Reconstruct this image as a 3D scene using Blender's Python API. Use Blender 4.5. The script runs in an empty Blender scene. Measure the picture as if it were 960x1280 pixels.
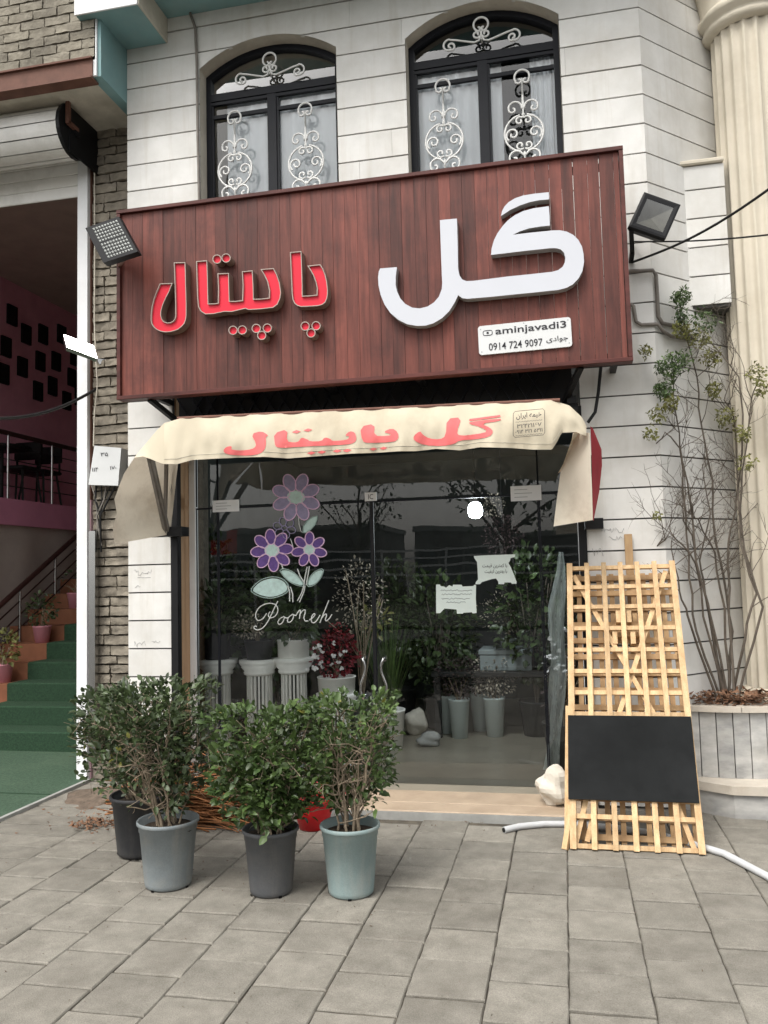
import bpy, math, random
from mathutils import Vector, Matrix
from mathutils.geometry import delaunay_2d_cdt
import numpy as np
# ---------------------------------------------------------------- camera, world, sun, exposure
scene = bpy.context.scene
F = 1036.0                                   # focal length in pixels of the 960 x 1280 photograph
_Y = np.array([225., 72., F]); _Y /= np.linalg.norm(_Y)
_A = -354.0; _V = (-(F*F) - 225*_A)/72.0
_U = np.array([_A, _V, F]); _U /= np.linalg.norm(_U)
_X = np.cross(_Y, _U)
if _X[0] < 0: _X = -_X
CAM = np.array([0., 0., 1.58])
cam_data = bpy.data.cameras.new('camera')
cam_data.sensor_fit = 'VERTICAL'; cam_data.sensor_height = 36.0; cam_data.lens = F/1280*36.0
cam_data.clip_start = 0.05; cam_data.clip_end = 1500
cam = bpy.data.objects.new('camera', cam_data); scene.collection.objects.link(cam)
r = Vector((_X[0], _Y[0], _U[0])); u = -Vector((_X[1], _Y[1], _U[1])); b = -Vector((_X[2], _Y[2], _U[2]))
cam.matrix_world = Matrix(((r.x, u.x, b.x, CAM[0]), (r.y, u.y, b.y, CAM[1]), (r.z, u.z, b.z, CAM[2]), (0, 0, 0, 1)))
scene.camera = cam

SUN_EL, SUN_ROT = math.radians(58), math.radians(205)
world = bpy.data.worlds.new('World'); scene.world = world; world.use_nodes = True
nt = world.node_tree; nt.nodes.clear()
sky = nt.nodes.new('ShaderNodeTexSky'); sky.sky_type = 'NISHITA'; sky.sun_disc = False
sky.sun_elevation = SUN_EL; sky.sun_rotation = SUN_ROT; sky.dust_density = 4.0; sky.air_density = 1.2
hs = nt.nodes.new('ShaderNodeHueSaturation'); hs.inputs['Saturation'].default_value = 0.16   # overcast: grey sky
bg = nt.nodes.new('ShaderNodeBackground'); bg.inputs['Strength'].default_value = 0.13
wo = nt.nodes.new('ShaderNodeOutputWorld')
nt.links.new(sky.outputs[0], hs.inputs['Color']); wm = nt.nodes.new('ShaderNodeMix'); wm.data_type = 'RGBA'; wm.blend_type = 'MULTIPLY'; wm.inputs[0].default_value = 1.0; wm.inputs[7].default_value = (1.0, 0.99, 0.965, 1)   # grey cloud, slightly warm
nt.links.new(hs.outputs[0], wm.inputs[6]); nt.links.new(wm.outputs[2], bg.inputs['Color']); nt.links.new(bg.outputs[0], wo.inputs['Surface'])
sun_data = bpy.data.lights.new('sun', 'SUN'); sun_data.energy = 1.0; sun_data.angle = math.radians(25); sun_data.color = (1.0, 0.965, 0.91)
sun = bpy.data.objects.new('sun', sun_data); scene.collection.objects.link(sun)
sd = Vector((math.sin(SUN_ROT)*math.cos(SUN_EL), math.cos(SUN_ROT)*math.cos(SUN_EL), math.sin(SUN_EL)))
sun.rotation_euler = sd.to_track_quat('Z', 'Y').to_euler(); sun.location = sd*30
scene.view_settings.view_transform = 'Standard'; scene.view_settings.look = 'None'
scene.view_settings.exposure = 1.1; scene.view_settings.gamma = 1.0
scene.render.engine = 'CYCLES'

# ---------------------------------------------------------------- pixel -> place helpers
def _ray(px, py):
    d = np.array([px-480., py-640., F]); return np.array([d@_X, d@_Y, d@_U])
def onY(px, py, y): q = _ray(px, py); return Vector(CAM + q*(y/q[1]))
def onZ(px, py, z=0.0): q = _ray(px, py); return Vector(CAM + q*((z-CAM[2])/q[2]))
def onX(px, py, x): q = _ray(px, py); return Vector(CAM + q*(x/q[0]))
def proj(p):
    d = np.array(p) - CAM; c = _X*d[0] + _Y*d[1] + _U*d[2]
    return (480 + F*c[0]/c[2], 640 + F*c[1]/c[2], c[2])

# ---------------------------------------------------------------- materials
RND = random.Random(11)
MATS = {}
def mat(name, col, rough=0.75, var=0.15, scale=4.0, bump=0.0, bscale=40.0, col2=None, spec=0.3, metal=0.0, orand=0.0,
        stretch=(1, 1, 1), island=False, ramp=(0.35, 0.68), emit=0.0, transl=0.0, dirt=None, dirt_scale=1.3, dirt_amt=0.5, detail=6.0, speck=0.0, streak=None):
    if name in MATS: return MATS[name]
    m = bpy.data.materials.new(name); m.use_nodes = True
    t = m.node_tree; N = t.nodes; L = t.links
    bs = N['Principled BSDF']
    bs.inputs['Roughness'].default_value = rough; bs.inputs['Specular IOR Level'].default_value = spec; bs.inputs['Metallic'].default_value = metal
    geo = N.new('ShaderNodeNewGeometry')
    mp = N.new('ShaderNodeMapping'); mp.inputs['Scale'].default_value = stretch
    L.new(geo.outputs['Position'], mp.inputs['Vector'])
    vec = mp.outputs[0]
    oi = N.new('ShaderNodeObjectInfo')
    nz = N.new('ShaderNodeTexNoise'); nz.noise_dimensions = '4D'; nz.inputs['Scale'].default_value = scale; nz.inputs['Detail'].default_value = detail
    nz.inputs['Roughness'].default_value = 0.62
    L.new(vec, nz.inputs['Vector'])
    if orand > 0:
        mu = N.new('ShaderNodeMath'); mu.operation = 'MULTIPLY'; mu.inputs[1].default_value = 40.0
        L.new(oi.outputs['Random'], mu.inputs[0]); L.new(mu.outputs[0], nz.inputs['W'])
    c1 = tuple(col) + (1,)
    if col2 is None:
        a = tuple(max(0, x*(1-var)) for x in col) + (1,); bcol = tuple(min(1, x*(1+var)) for x in col) + (1,)
    else: a = c1; bcol = tuple(col2) + (1,)
    rp = N.new('ShaderNodeValToRGB'); rp.color_ramp.elements[0].position = ramp[0]; rp.color_ramp.elements[1].position = ramp[1]
    rp.color_ramp.elements[0].color = a; rp.color_ramp.elements[1].color = bcol
    L.new(nz.outputs['Fac'], rp.inputs['Fac']); out = rp.outputs['Color']
    if dirt is not None:
        n2 = N.new('ShaderNodeTexNoise'); n2.inputs['Scale'].default_value = dirt_scale; n2.inputs['Detail'].default_value = 7.0; n2.inputs['Roughness'].default_value = 0.7
        L.new(geo.outputs['Position'], n2.inputs['Vector'])
        r2 = N.new('ShaderNodeValToRGB'); r2.color_ramp.elements[0].position = 0.48; r2.color_ramp.elements[1].position = 0.72
        r2.color_ramp.elements[1].color = (dirt_amt,)*3 + (1,); r2.color_ramp.elements[0].color = (0, 0, 0, 1)
        L.new(n2.outputs['Fac'], r2.inputs['Fac'])
        mx = N.new('ShaderNodeMix'); mx.data_type = 'RGBA'; mx.inputs[7].default_value = tuple(dirt) + (1,)
        L.new(r2.outputs['Color'], mx.inputs[0]); L.new(out, mx.inputs[6]); out = mx.outputs[2]
    if streak is not None:
        ms_ = N.new('ShaderNodeMapping'); ms_.inputs['Scale'].default_value = (7.0, 7.0, 0.55); L.new(geo.outputs['Position'], ms_.inputs['Vector'])
        n4 = N.new('ShaderNodeTexNoise'); n4.inputs['Scale'].default_value = 1.5; n4.inputs['Detail'].default_value = 8.0; n4.inputs['Roughness'].default_value = 0.65; L.new(ms_.outputs[0], n4.inputs['Vector'])
        r4 = N.new('ShaderNodeValToRGB'); r4.color_ramp.elements[0].position = 0.52; r4.color_ramp.elements[1].position = 0.78; r4.color_ramp.elements[1].color = (streak[3],)*3 + (1,); r4.color_ramp.elements[0].color = (0, 0, 0, 1)
        L.new(n4.outputs['Fac'], r4.inputs['Fac'])
        m4 = N.new('ShaderNodeMix'); m4.data_type = 'RGBA'; m4.inputs[7].default_value = tuple(streak[:3]) + (1,)
        L.new(r4.outputs['Color'], m4.inputs[0]); L.new(out, m4.inputs[6]); out = m4.outputs[2]
    if speck > 0:
        n5 = N.new('ShaderNodeTexNoise'); n5.inputs['Scale'].default_value = 230.0; n5.inputs['Detail'].default_value = 2.0; L.new(geo.outputs['Position'], n5.inputs['Vector'])
        m5 = N.new('ShaderNodeMapRange'); m5.inputs['From Min'].default_value = 0.3; m5.inputs['From Max'].default_value = 0.7; m5.inputs['To Min'].default_value = 1-speck; m5.inputs['To Max'].default_value = 1+speck
        h5 = N.new('ShaderNodeHueSaturation'); L.new(n5.outputs['Fac'], m5.inputs['Value']); L.new(m5.outputs[0], h5.inputs['Value']); L.new(out, h5.inputs['Color']); out = h5.outputs['Color']
    if orand > 0 or island:
        hv = N.new('ShaderNodeHueSaturation')
        mr = N.new('ShaderNodeMapRange'); am = orand if orand > 0 else 0.45
        mr.inputs['To Min'].default_value = 1-am; mr.inputs['To Max'].default_value = 1+am
        L.new(geo.outputs['Random Per Island'] if island else oi.outputs['Random'], mr.inputs['Value'])
        L.new(mr.outputs[0], hv.inputs['Value']); L.new(out, hv.inputs['Color']); out = hv.outputs['Color']
        if island:
            m3 = N.new('ShaderNodeMapRange'); m3.inputs['To Min'].default_value = 0.485; m3.inputs['To Max'].default_value = 0.515
            L.new(nz.outputs['Fac'], m3.inputs['Value']); L.new(m3.outputs[0], hv.inputs['Hue'])
    L.new(out, bs.inputs['Base Color'])
    if bump > 0:
        nb = N.new('ShaderNodeTexNoise'); nb.inputs['Scale'].default_value = bscale; nb.inputs['Detail'].default_value = 5.0
        L.new(vec, nb.inputs['Vector'])
        bp = N.new('ShaderNodeBump'); bp.inputs['Strength'].default_value = bump; bp.inputs['Distance'].default_value = 0.01
        L.new(nb.outputs['Fac'], bp.inputs['Height']); L.new(bp.outputs[0], bs.inputs['Normal'])
        rr = N.new('ShaderNodeMapRange'); rr.inputs['To Min'].default_value = max(0, rough-0.1); rr.inputs['To Max'].default_value = min(1, rough+0.1)
        L.new(nb.outputs['Fac'], rr.inputs['Value']); L.new(rr.outputs[0], bs.inputs['Roughness'])
    if emit > 0:
        bs.inputs['Emission Color'].default_value = c1; bs.inputs['Emission Strength'].default_value = emit
    if transl > 0:
        o = N['Material Output']; tr = N.new('ShaderNodeBsdfTranslucent'); ms = N.new('ShaderNodeMixShader'); ms.inputs[0].default_value = transl
        L.new(out, tr.inputs['Color']); L.new(bs.outputs[0], ms.inputs[1]); L.new(tr.outputs[0], ms.inputs[2]); L.new(ms.outputs[0], o.inputs['Surface'])
    MATS[name] = m
    return m

def glass(name, tint, gain=1.0, rough=0.0):
    m = bpy.data.materials.new(name); m.use_nodes = True; t = m.node_tree; t.nodes.clear()
    o = t.nodes.new('ShaderNodeOutputMaterial'); mx = t.nodes.new('ShaderNodeMixShader')
    fr = t.nodes.new('ShaderNodeFresnel'); fr.inputs['IOR'].default_value = 1.52
    mu = t.nodes.new('ShaderNodeMath'); mu.operation = 'MULTIPLY'; mu.inputs[1].default_value = gain; mu.use_clamp = True
    tr = t.nodes.new('ShaderNodeBsdfTransparent'); tr.inputs[0].default_value = tuple(tint) + (1,)
    gl = t.nodes.new('ShaderNodeBsdfGlossy'); gl.inputs['Roughness'].default_value = rough
    # slight waviness of real panes
    geo = t.nodes.new('ShaderNodeNewGeometry'); nz = t.nodes.new('ShaderNodeTexNoise'); nz.inputs['Scale'].default_value = 1.6
    bp = t.nodes.new('ShaderNodeBump'); bp.inputs['Strength'].default_value = 0.06; bp.inputs['Distance'].default_value = 0.02
    t.links.new(geo.outputs['Position'], nz.inputs['Vector']); t.links.new(nz.outputs['Fac'], bp.inputs['Height']); t.links.new(bp.outputs[0], gl.inputs['Normal'])
    t.links.new(fr.outputs[0], mu.inputs[0]); t.links.new(mu.outputs[0], mx.inputs[0]); t.links.new(tr.outputs[0], mx.inputs[1]); t.links.new(gl.outputs[0], mx.inputs[2])
    t.links.new(mx.outputs[0], o.inputs['Surface'])
    MATS[name] = m
    return m

# ---------------------------------------------------------------- object helpers
COL = scene.collection
WLOC = {}
def tag(o, label=None, cat=None, group=None, kind=None):
    if label: o['label'] = label
    if cat: o['category'] = cat
    if group: o['group'] = group
    if kind: o['kind'] = kind
    return o
def thing(name, loc, label, cat, group=None):
    o = bpy.data.objects.new(name, None); o.empty_display_size = 0.1
    COL.objects.link(o); o.location = loc; WLOC[o.name] = Vector(loc)
    return tag(o, label, cat, group)
class MB:
    def __init__(s): s.v = []; s.f = []; s.sm = []
    def add(s, vs, fs, smooth=False):
        n = len(s.v); s.v += [tuple(p) for p in vs]
        for f in fs: s.f.append([i+n for i in f]); s.sm.append(smooth)
        return s
    def box(s, x0, x1, y0, y1, z0, z1):
        return s.add([(x0,y0,z0),(x1,y0,z0),(x1,y1,z0),(x0,y1,z0),(x0,y0,z1),(x1,y0,z1),(x1,y1,z1),(x0,y1,z1)],
                     [(0,3,2,1),(4,5,6,7),(0,1,5,4),(1,2,6,5),(2,3,7,6),(3,0,4,7)])
    def cbox(s, x0, x1, y0, y1, z0, z1, c=0.004):
        # box with chamfered edges
        vs = []; q = []
        for zz, ins in ((z0, c), (z0+c, 0), (z1-c, 0), (z1, c)):
            for (xx, yy) in ((x0, y0), (x1, y0), (x1, y1), (x0, y1)):
                sx = 1 if xx == x0 else -1; sy = 1 if yy == y0 else -1
                vs.append((xx+sx*(ins+c*0.0), yy+sy*(c if ins else 0), zz))
        fs = [(3,2,1,0), (12,13,14,15)]
        for k in range(3):
            for i in range(4):
                j = (i+1) % 4; fs.append((k*4+i, k*4+j, k*4+4+j, k*4+4+i))
        return s.add(vs, fs)
    def quad(s, a, b, c, d, smooth=False): return s.add([a, b, c, d], [(0,1,2,3)], smooth)
    def bar(s, p, q, w, d, up=(0, 0, 1)):
        p = Vector(p); q = Vector(q); t = (q-p).normalized(); up = Vector(up)
        a = t.cross(up)
        if a.length < 1e-4: a = t.cross(Vector((0, 1, 0)))
        a.normalize(); bb = a.cross(t).normalized(); a *= w/2; bb *= d/2
        vs = [p-a-bb, p+a-bb, p+a+bb, p-a+bb, q-a-bb, q+a-bb, q+a+bb, q-a+bb]
        return s.add(vs, [(0,3,2,1),(4,5,6,7),(0,1,5,4),(1,2,6,5),(2,3,7,6),(3,0,4,7)])
    def tube(s, pts, rad, n=6, cap=True):
        pts = [Vector(p) for p in pts]; m = len(pts)
        if m < 2: return s
        rs = rad if isinstance(rad, (list, tuple)) else [rad]*m
        vs = []; ref = Vector((0.13, 0.21, 0.97)); last = None
        for i, p in enumerate(pts):
            t = (pts[min(i+1, m-1)] - pts[max(i-1, 0)])
            if t.length < 1e-9: t = Vector((0, 0, 1))
            t.normalize()
            if last is None:
                a = t.cross(ref)
                if a.length < 1e-3: a = t.cross(Vector((1, 0, 0)))
            else: a = last - t*last.dot(t)
            if a.length < 1e-6: a = t.orthogonal()
            a.normalize(); last = a; c = t.cross(a)
            for k in range(n):
                an = 2*math.pi*k/n; vs.append(p + (a*math.cos(an) + c*math.sin(an))*rs[i])
        fs = [(i*n+k, i*n+(k+1) % n, (i+1)*n+(k+1) % n, (i+1)*n+k) for i in range(m-1) for k in range(n)]
        s.add(vs, fs, True)
        if cap: s.add(vs[:n], [tuple(range(n))[::-1]]); s.add(vs[-n:], [tuple(range(n))])
        return s
    def lathe(s, prof, c, n=28, smooth=True, fn=None):
        # prof: list of (radius, z); fn(angle, r, z) -> radius
        c = Vector(c); vs = []
        for (r_, z) in prof:
            for k in range(n):
                an = 2*math.pi*k/n; rr = fn(an, r_, z) if fn else r_
                vs.append((c.x+rr*math.cos(an), c.y+rr*math.sin(an), c.z+z))
        fs = [(i*n+k, i*n+(k+1) % n, (i+1)*n+(k+1) % n, (i+1)*n+k) for i in range(len(prof)-1) for k in range(n)]
        s.add(vs, fs, smooth)
        return s
    def disc(s, c, r_, n=24, up=1):
        c = Vector(c); vs = [(c.x+r_*math.cos(2*math.pi*k/n), c.y+r_*math.sin(2*math.pi*k/n), c.z) for k in range(n)]
        return s.add(vs, [tuple(range(n)) if up > 0 else tuple(range(n))[::-1]])
    def prism(s, front, off, caps=(True, True)):
        front = [Vector(p) for p in front]; off = Vector(off); n = len(front)
        back = [p+off for p in front]
        if caps[0]: s.add(front, [tuple(range(n))])
        if caps[1]: s.add(back, [tuple(range(n))[::-1]])
        return s.add(front+back, [(i, i+n, (i+1) % n + n, (i+1) % n) for i in range(n)])
    def grid(s, rows, smooth=True, thick=0.0, nrm=(0, 1, 0)):
        m = len(rows[0]); vs = [p for r_ in rows for p in r_]
        fs = [(i*m+j, i*m+j+1, (i+1)*m+j+1, (i+1)*m+j) for i in range(len(rows)-1) for j in range(m-1)]
        s.add(vs, fs, smooth)
        return s
    def blob(s, c, rad, seed=0, amp=0.25, seg=(9, 14), squash=(1, 1, 1), smooth=True):
        rg = random.Random(seed); ph = [rg.uniform(0, 6.28) for _ in range(8)]
        c = Vector(c); rows = []
        for i in range(seg[0]+1):
            th = math.pi*i/seg[0]; row = []
            for j in range(seg[1]):
                p = 2*math.pi*j/seg[1]
                d = Vector((math.sin(th)*math.cos(p), math.sin(th)*math.sin(p), math.cos(th)))
                k = 1 + amp*(0.5*math.sin(3*d.x+ph[0])*math.cos(2.5*d.y+ph[1]) + 0.35*math.sin(5*d.z+ph[2]+2*d.x) + 0.25*math.sin(7*d.y+ph[3])*math.sin(6*d.x+ph[4]))
                row.append(c + Vector((d.x*squash[0], d.y*squash[1], d.z*squash[2]))*rad*k)
            rows.append(row)
        m = seg[1]; vs = [p for r_ in rows for p in r_]
        fs = [(i*m+j, (i+1)*m+j, (i+1)*m+(j+1) % m, i*m+(j+1) % m) for i in range(seg[0]) for j in range(m)]
        return s.add(vs, fs, smooth)
    def mesh(s, name, off=(0, 0, 0)):
        off = Vector(off)
        me = bpy.data.meshes.new(name)
        me.from_pydata([tuple(Vector(p)-off) for p in s.v], [], s.f)
        me.polygons.foreach_set('use_smooth', s.sm); me.update()
        return me
def obj(name, mb, material, parent=None, label=None, cat=None, group=None, kind=None, base=None):
    if parent is not None: off = WLOC[parent.name]
    else:
        if base is None:
            a = np.array([tuple(p) for p in mb.v]); lo = a.min(0); hi = a.max(0); base = ((lo[0]+hi[0])/2, (lo[1]+hi[1])/2, lo[2])
        off = Vector(base)
    me = mb.mesh(name, off)
    if isinstance(material, str): material = MATS[material]
    me.materials.append(material)
    o = bpy.data.objects.new(name, me); COL.objects.link(o)
    if parent is not None: o.parent = parent
    else: o.location = off
    WLOC[o.name] = Vector(off)
    return tag(o, label, cat, group, kind)
def inst(name, me, parent, loc, scale=(1, 1, 1), rot=(0, 0, 0)):
    o = bpy.data.objects.new(name, me); COL.objects.link(o); o.parent = parent
    o.location = Vector(loc) - WLOC[parent.name]; o.scale = scale; o.rotation_euler = rot
    return o
def struct(name, mb, material, parent=None):
    return obj(name, mb, material, parent, kind='structure' if parent is None else None)

# ---- lettering
AR = {'ا': (0xFE8D,0xFE8E), 'ب': (0xFE8F,0xFE90,0xFE91,0xFE92), 'ت': (0xFE95,0xFE96,0xFE97,0xFE98), 'ج': (0xFE9D,0xFE9E,0xFE9F,0xFEA0),
      'خ': (0xFEA5,0xFEA6,0xFEA7,0xFEA8), 'د': (0xFEA9,0xFEAA), 'ر': (0xFEAD,0xFEAE), 'ف': (0xFED1,0xFED2,0xFED3,0xFED4), 'ق': (0xFED5,0xFED6,0xFED7,0xFED8),
      'ک': (0xFB8E,0xFB8F,0xFB90,0xFB91), 'م': (0xFEE1,0xFEE2,0xFEE3,0xFEE4), 'ن': (0xFEE5,0xFEE6,0xFEE7,0xFEE8), 'و': (0xFEED,0xFEEE),
      'ه': (0xFEE9,0xFEEA,0xFEEB,0xFEEC), 'ی': (0xFBFC,0xFBFD,0xFBFE,0xFBFF)}
def shape_ar(s):
    out = []
    for i, ch in enumerate(s):
        if ch not in AR: out.append(ch); continue
        pj = i > 0 and s[i-1] in AR and len(AR[s[i-1]]) == 4
        nj = len(AR[ch]) == 4 and i+1 < len(s) and s[i+1] in AR
        out.append(chr(AR[ch][(3 if nj else 1) if pj else (2 if nj else 0)]))
    return ''.join(out[::-1])
def text_mb(body, origin, right, up, width=None, height=None, off=0.0, depth=0.0015, arabic=False):
    c = bpy.data.curves.new('t', 'FONT'); c.body = shape_ar(body) if arabic else body; c.resolution_u = 3; c.offset = off
    o = bpy.data.objects.new('t', c); COL.objects.link(o); bpy.context.view_layer.update()
    me = bpy.data.meshes.new_from_object(o.evaluated_get(bpy.context.evaluated_depsgraph_get()))
    vs = [v.co.copy() for v in me.vertices]; fs = [list(p.vertices) for p in me.polygons]
    bpy.data.objects.remove(o); bpy.data.curves.remove(c); bpy.data.meshes.remove(me)
    x0 = min(v.x for v in vs); x1 = max(v.x for v in vs); y0 = min(v.y for v in vs); y1 = max(v.y for v in vs)
    sx = width/(x1-x0) if width else height/(y1-y0); sy = height/(y1-y0) if height else sx
    right = Vector(right).normalized(); up = Vector(up).normalized(); o3 = Vector(origin)
    n = right.cross(up)
    mb = MB(); mb.add([o3 + right*((v.x-x0)*sx) + up*((v.y-y0)*sy) + n*depth for v in vs], fs)
    return mb
def chaikin(p, k=1, closed=True):
    for _ in range(k):
        q = []; n = len(p)
        for i in range(n if closed else n-1):
            a, b_ = p[i], p[(i+1) % n]
            q.append((a[0]*.75+b_[0]*.25, a[1]*.75+b_[1]*.25)); q.append((a[0]*.25+b_[0]*.75, a[1]*.25+b_[1]*.75))
        if not closed: q = [p[0]] + q + [p[-1]]
        p = q
    return p
def inset(p, d):
    n = len(p); ar = sum(p[i][0]*p[(i+1) % n][1]-p[(i+1) % n][0]*p[i][1] for i in range(n)); sg = 1 if ar > 0 else -1
    out = []
    for i in range(n):
        a = Vector(p[i-1]); b_ = Vector(p[i]); c = Vector(p[(i+1) % n])
        e1 = (b_-a).normalized(); e2 = (c-b_).normalized()
        n1 = Vector((-e1.y, e1.x))*sg; n2 = Vector((-e2.y, e2.x))*sg
        m = n1+n2; L_ = m.length
        if L_ < 1e-4: out.append(tuple(b_+n1*d)); continue
        m /= L_; k = d/max(0.45, m.dot(n1)); out.append(tuple(b_+m*k))
    return out
def lerp(a, b_, t): return a + (b_-a)*t
# ---------------------------------------------------------------- material library
mat('stone_white', (0.61, 0.60, 0.57), 0.62, col2=(0.75, 0.74, 0.715), scale=3.0, streak=(0.47, 0.43, 0.36, 0.5), orand=0.06, bump=0.04, bscale=60, dirt=(0.42, 0.37, 0.29), dirt_scale=1.1, dirt_amt=0.32)
mat('joint_dark', (0.10, 0.095, 0.09), 0.9, 0.25, scale=12)
mat('plaster_beige', (0.56, 0.52, 0.44), 0.85, 0.14, scale=5, bump=0.08, dirt=(0.25, 0.21, 0.16), dirt_scale=1.7, dirt_amt=0.5)
mat('teal_paint', (0.20, 0.34, 0.35), 0.6, 0.08, scale=3, dirt=(0.32, 0.36, 0.34), dirt_scale=2.0, dirt_amt=0.3)
mat('white_paint', (0.74, 0.75, 0.76), 0.45, 0.04, scale=4, dirt=(0.45, 0.43, 0.4), dirt_scale=3.0, dirt_amt=0.25)
mat('paver', (0.165, 0.154, 0.131), 0.82, col2=(0.240, 0.224, 0.193), scale=9, speck=0.2, orand=0.14, bump=0.3, bscale=170, dirt=(0.115, 0.103, 0.086), dirt_scale=3.1, dirt_amt=0.5)
mat('paver_joint', (0.035, 0.031, 0.026), 0.95, col2=(0.12, 0.105, 0.082), scale=7, bump=0.2)
mat('asphalt', (0.055, 0.055, 0.057), 0.9, 0.25, scale=15, bump=0.3, bscale=120)
mat('threshold_stone', (0.33, 0.25, 0.18), 0.5, col2=(0.43, 0.335, 0.245), scale=6, bump=0.03, dirt=(0.3, 0.24, 0.18), dirt_scale=3, dirt_amt=0.4)
mat('grey_cement', (0.30, 0.30, 0.285), 0.85, 0.15, scale=9, bump=0.12)
mat('black_metal', (0.011, 0.011, 0.012), 0.5, 0.2, spec=0.2)
mat('dark_frame', (0.008, 0.009, 0.013), 0.45, 0.15, spec=0.2)
mat('tan_wood', (0.42, 0.27, 0.16), 0.6, 0.12, scale=6, stretch=(6, 6, 0.6))
mat('steel', (0.42, 0.42, 0.42), 0.25, 0.06, metal=1.0)
mat('grey_pipe', (0.20, 0.18, 0.16), 0.55, 0.2, scale=14)
mat('iron_white', (0.74, 0.74, 0.72), 0.5, 0.05, scale=20)
mat('curtain', (0.90, 0.93, 0.96), 0.9, 0.03, scale=2, transl=0.1)
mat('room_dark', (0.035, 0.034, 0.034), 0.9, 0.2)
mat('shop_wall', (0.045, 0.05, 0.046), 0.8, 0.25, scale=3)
mat('shop_floor', (0.27, 0.24, 0.19), 0.28, 0.12, scale=2.5, spec=0.4)
mat('brick_grey', (0.185, 0.165, 0.130), 0.92, col2=(0.285, 0.26, 0.21), scale=18, orand=0.16, bump=0.6, bscale=55, dirt=(0.10, 0.09, 0.075), dirt_scale=9, dirt_amt=0.6)
mat('mortar_dark', (0.115, 0.10, 0.08), 0.95, 0.3, scale=20, bump=0.5, bscale=60)
mat('brick_old', (0.20, 0.175, 0.14), 0.93, col2=(0.31, 0.275, 0.22), scale=15, orand=0.15, bump=0.7, bscale=45, dirt=(0.13, 0.115, 0.10), dirt_scale=6, dirt_amt=0.5)
mat('rust_paint', (0.15, 0.07, 0.05), 0.7, 0.2, scale=7, dirt=(0.10, 0.05, 0.035), dirt_scale=6, dirt_amt=0.6)
mat('column_stone', (0.60, 0.545, 0.445), 0.65, 0.06, scale=3, bump=0.05, bscale=50, dirt=(0.40, 0.34, 0.25), dirt_scale=1.6, dirt_amt=0.4)
mat('marble', (0.27, 0.27, 0.265), 0.4, col2=(0.52, 0.51, 0.485), scale=3.5, orand=0.13, stretch=(1.4, 1.4, 3.2), dirt=(0.33, 0.30, 0.25), dirt_scale=3.5, dirt_amt=0.4)
mat('marble_rim', (0.52, 0.47, 0.40), 0.5, 0.12, scale=6, bump=0.05, dirt=(0.33, 0.26, 0.19), dirt_scale=6, dirt_amt=0.5)
glass('shop_glass', (0.95, 0.975, 0.965), 1.65)
glass('window_glass', (0.97, 0.985, 0.985), 1.9)
glass('lamp_glass', (0.8, 0.8, 0.78), 0.4)

# ---------------------------------------------------------------- ground
W = 5.80                                   # front plane of the white stone facade
GY = 6.09                                  # plane of the glass shopfront
g = MB(); g.add([(-160, -160, -0.05), (160, -160, -0.05), (160, 160, -0.05), (-160, 160, -0.05)], [(0, 1, 2, 3)])
ground = struct('ground', g, 'asphalt')
g = MB(); g.box(-14, 14, -1.6, 14, -0.04, -0.012)
pavement = struct('pavement', g, 'paver_joint')
g = MB(); g.box(-14, 14, -1.78, -1.604, -0.046, 0.02)
struct('kerb', g, 'grey_cement')
# paving stones, about 30 cm square in staggered columns
def stone_mesh(k):
    rg = random.Random(100+k); mb = MB(); n = 5; j = lambda a=0.0022: rg.uniform(-a, a)
    edge = []
    for i in range(n): edge.append((-0.5+i/n+j()/.3, -0.5+j()/.3))
    for i in range(n): edge.append((0.5+j()/.3, -0.5+i/n+j()/.3))
    for i in range(n): edge.append((0.5-i/n+j()/.3, 0.5+j()/.3))
    for i in range(n): edge.append((-0.5+j()/.3, 0.5-i/n+j()/.3))
    m = len(edge)
    vs = [(x, y, -0.03) for x, y in edge] + [(x, y, -0.006) for x, y in edge] + [(x*0.968, y*0.968, 0.0) for x, y in edge]
    fs = [(i, (i+1) % m, (i+1) % m+m, i+m) for i in range(m)] + [(i+m, (i+1) % m+m, (i+1) % m+2*m, i+2*m) for i in range(m)]
    fs.append(tuple(range(2*m, 3*m))); mb.add(vs, fs)
    me = mb.mesh('paving_stone'); me.materials.append(MATS['paver']); return me
SM = [stone_mesh(k) for k in range(6)]
TW = 0.303; X0 = onZ(712, 1280).x
rest = MB(); cand = []
XL0 = min(X0+k*TW for k in range(-14, 0) if X0+k*TW >= -3.34)
XE = XL0                                  # edge band along the green carpet starts here
for ci in range(-14, 22):
    cx = X0 + (ci+0.5)*TW
    if cx - TW/2 < XE - 0.02 or cx > 6.5: continue
    offy = 0.5*(ci % 2) + RND.uniform(-0.06, 0.06)
    for ri in range(-4, 40):
        cy = (ri+offy)*TW
        if cy > 5.36 and -3.1 < cx < 0.3: continue
        if cy > 6.6: continue
        cand.append((cx, cy, TW, TW))
for ri in range(0, 22):                      # edge band: longer stones set at a slight angle
    cand.append(((-3.775+XL0)/2, 2.2+ri*0.205, XL0+3.775, 0.205))
for ci in range(1, 12):
    for ri in range(0, 20): cand.append((-3.78-(ci-0.5)*TW, 2.0+(ri+0.5*(ci % 2))*TW, TW, TW))
cand = [c for c in cand if not (c[0] < -3.75 and c[1] > 4.2)]
def vis(c):
    if c[1] < 0.8: return 0
    x, y, d = proj((c[0], c[1], 0))
    return (1/d if (d > 0 and -40 < x < 1000 and 900 < y < 1330) else 0)
cand.sort(key=lambda c: -vis(c))
n_ind = 0
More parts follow.
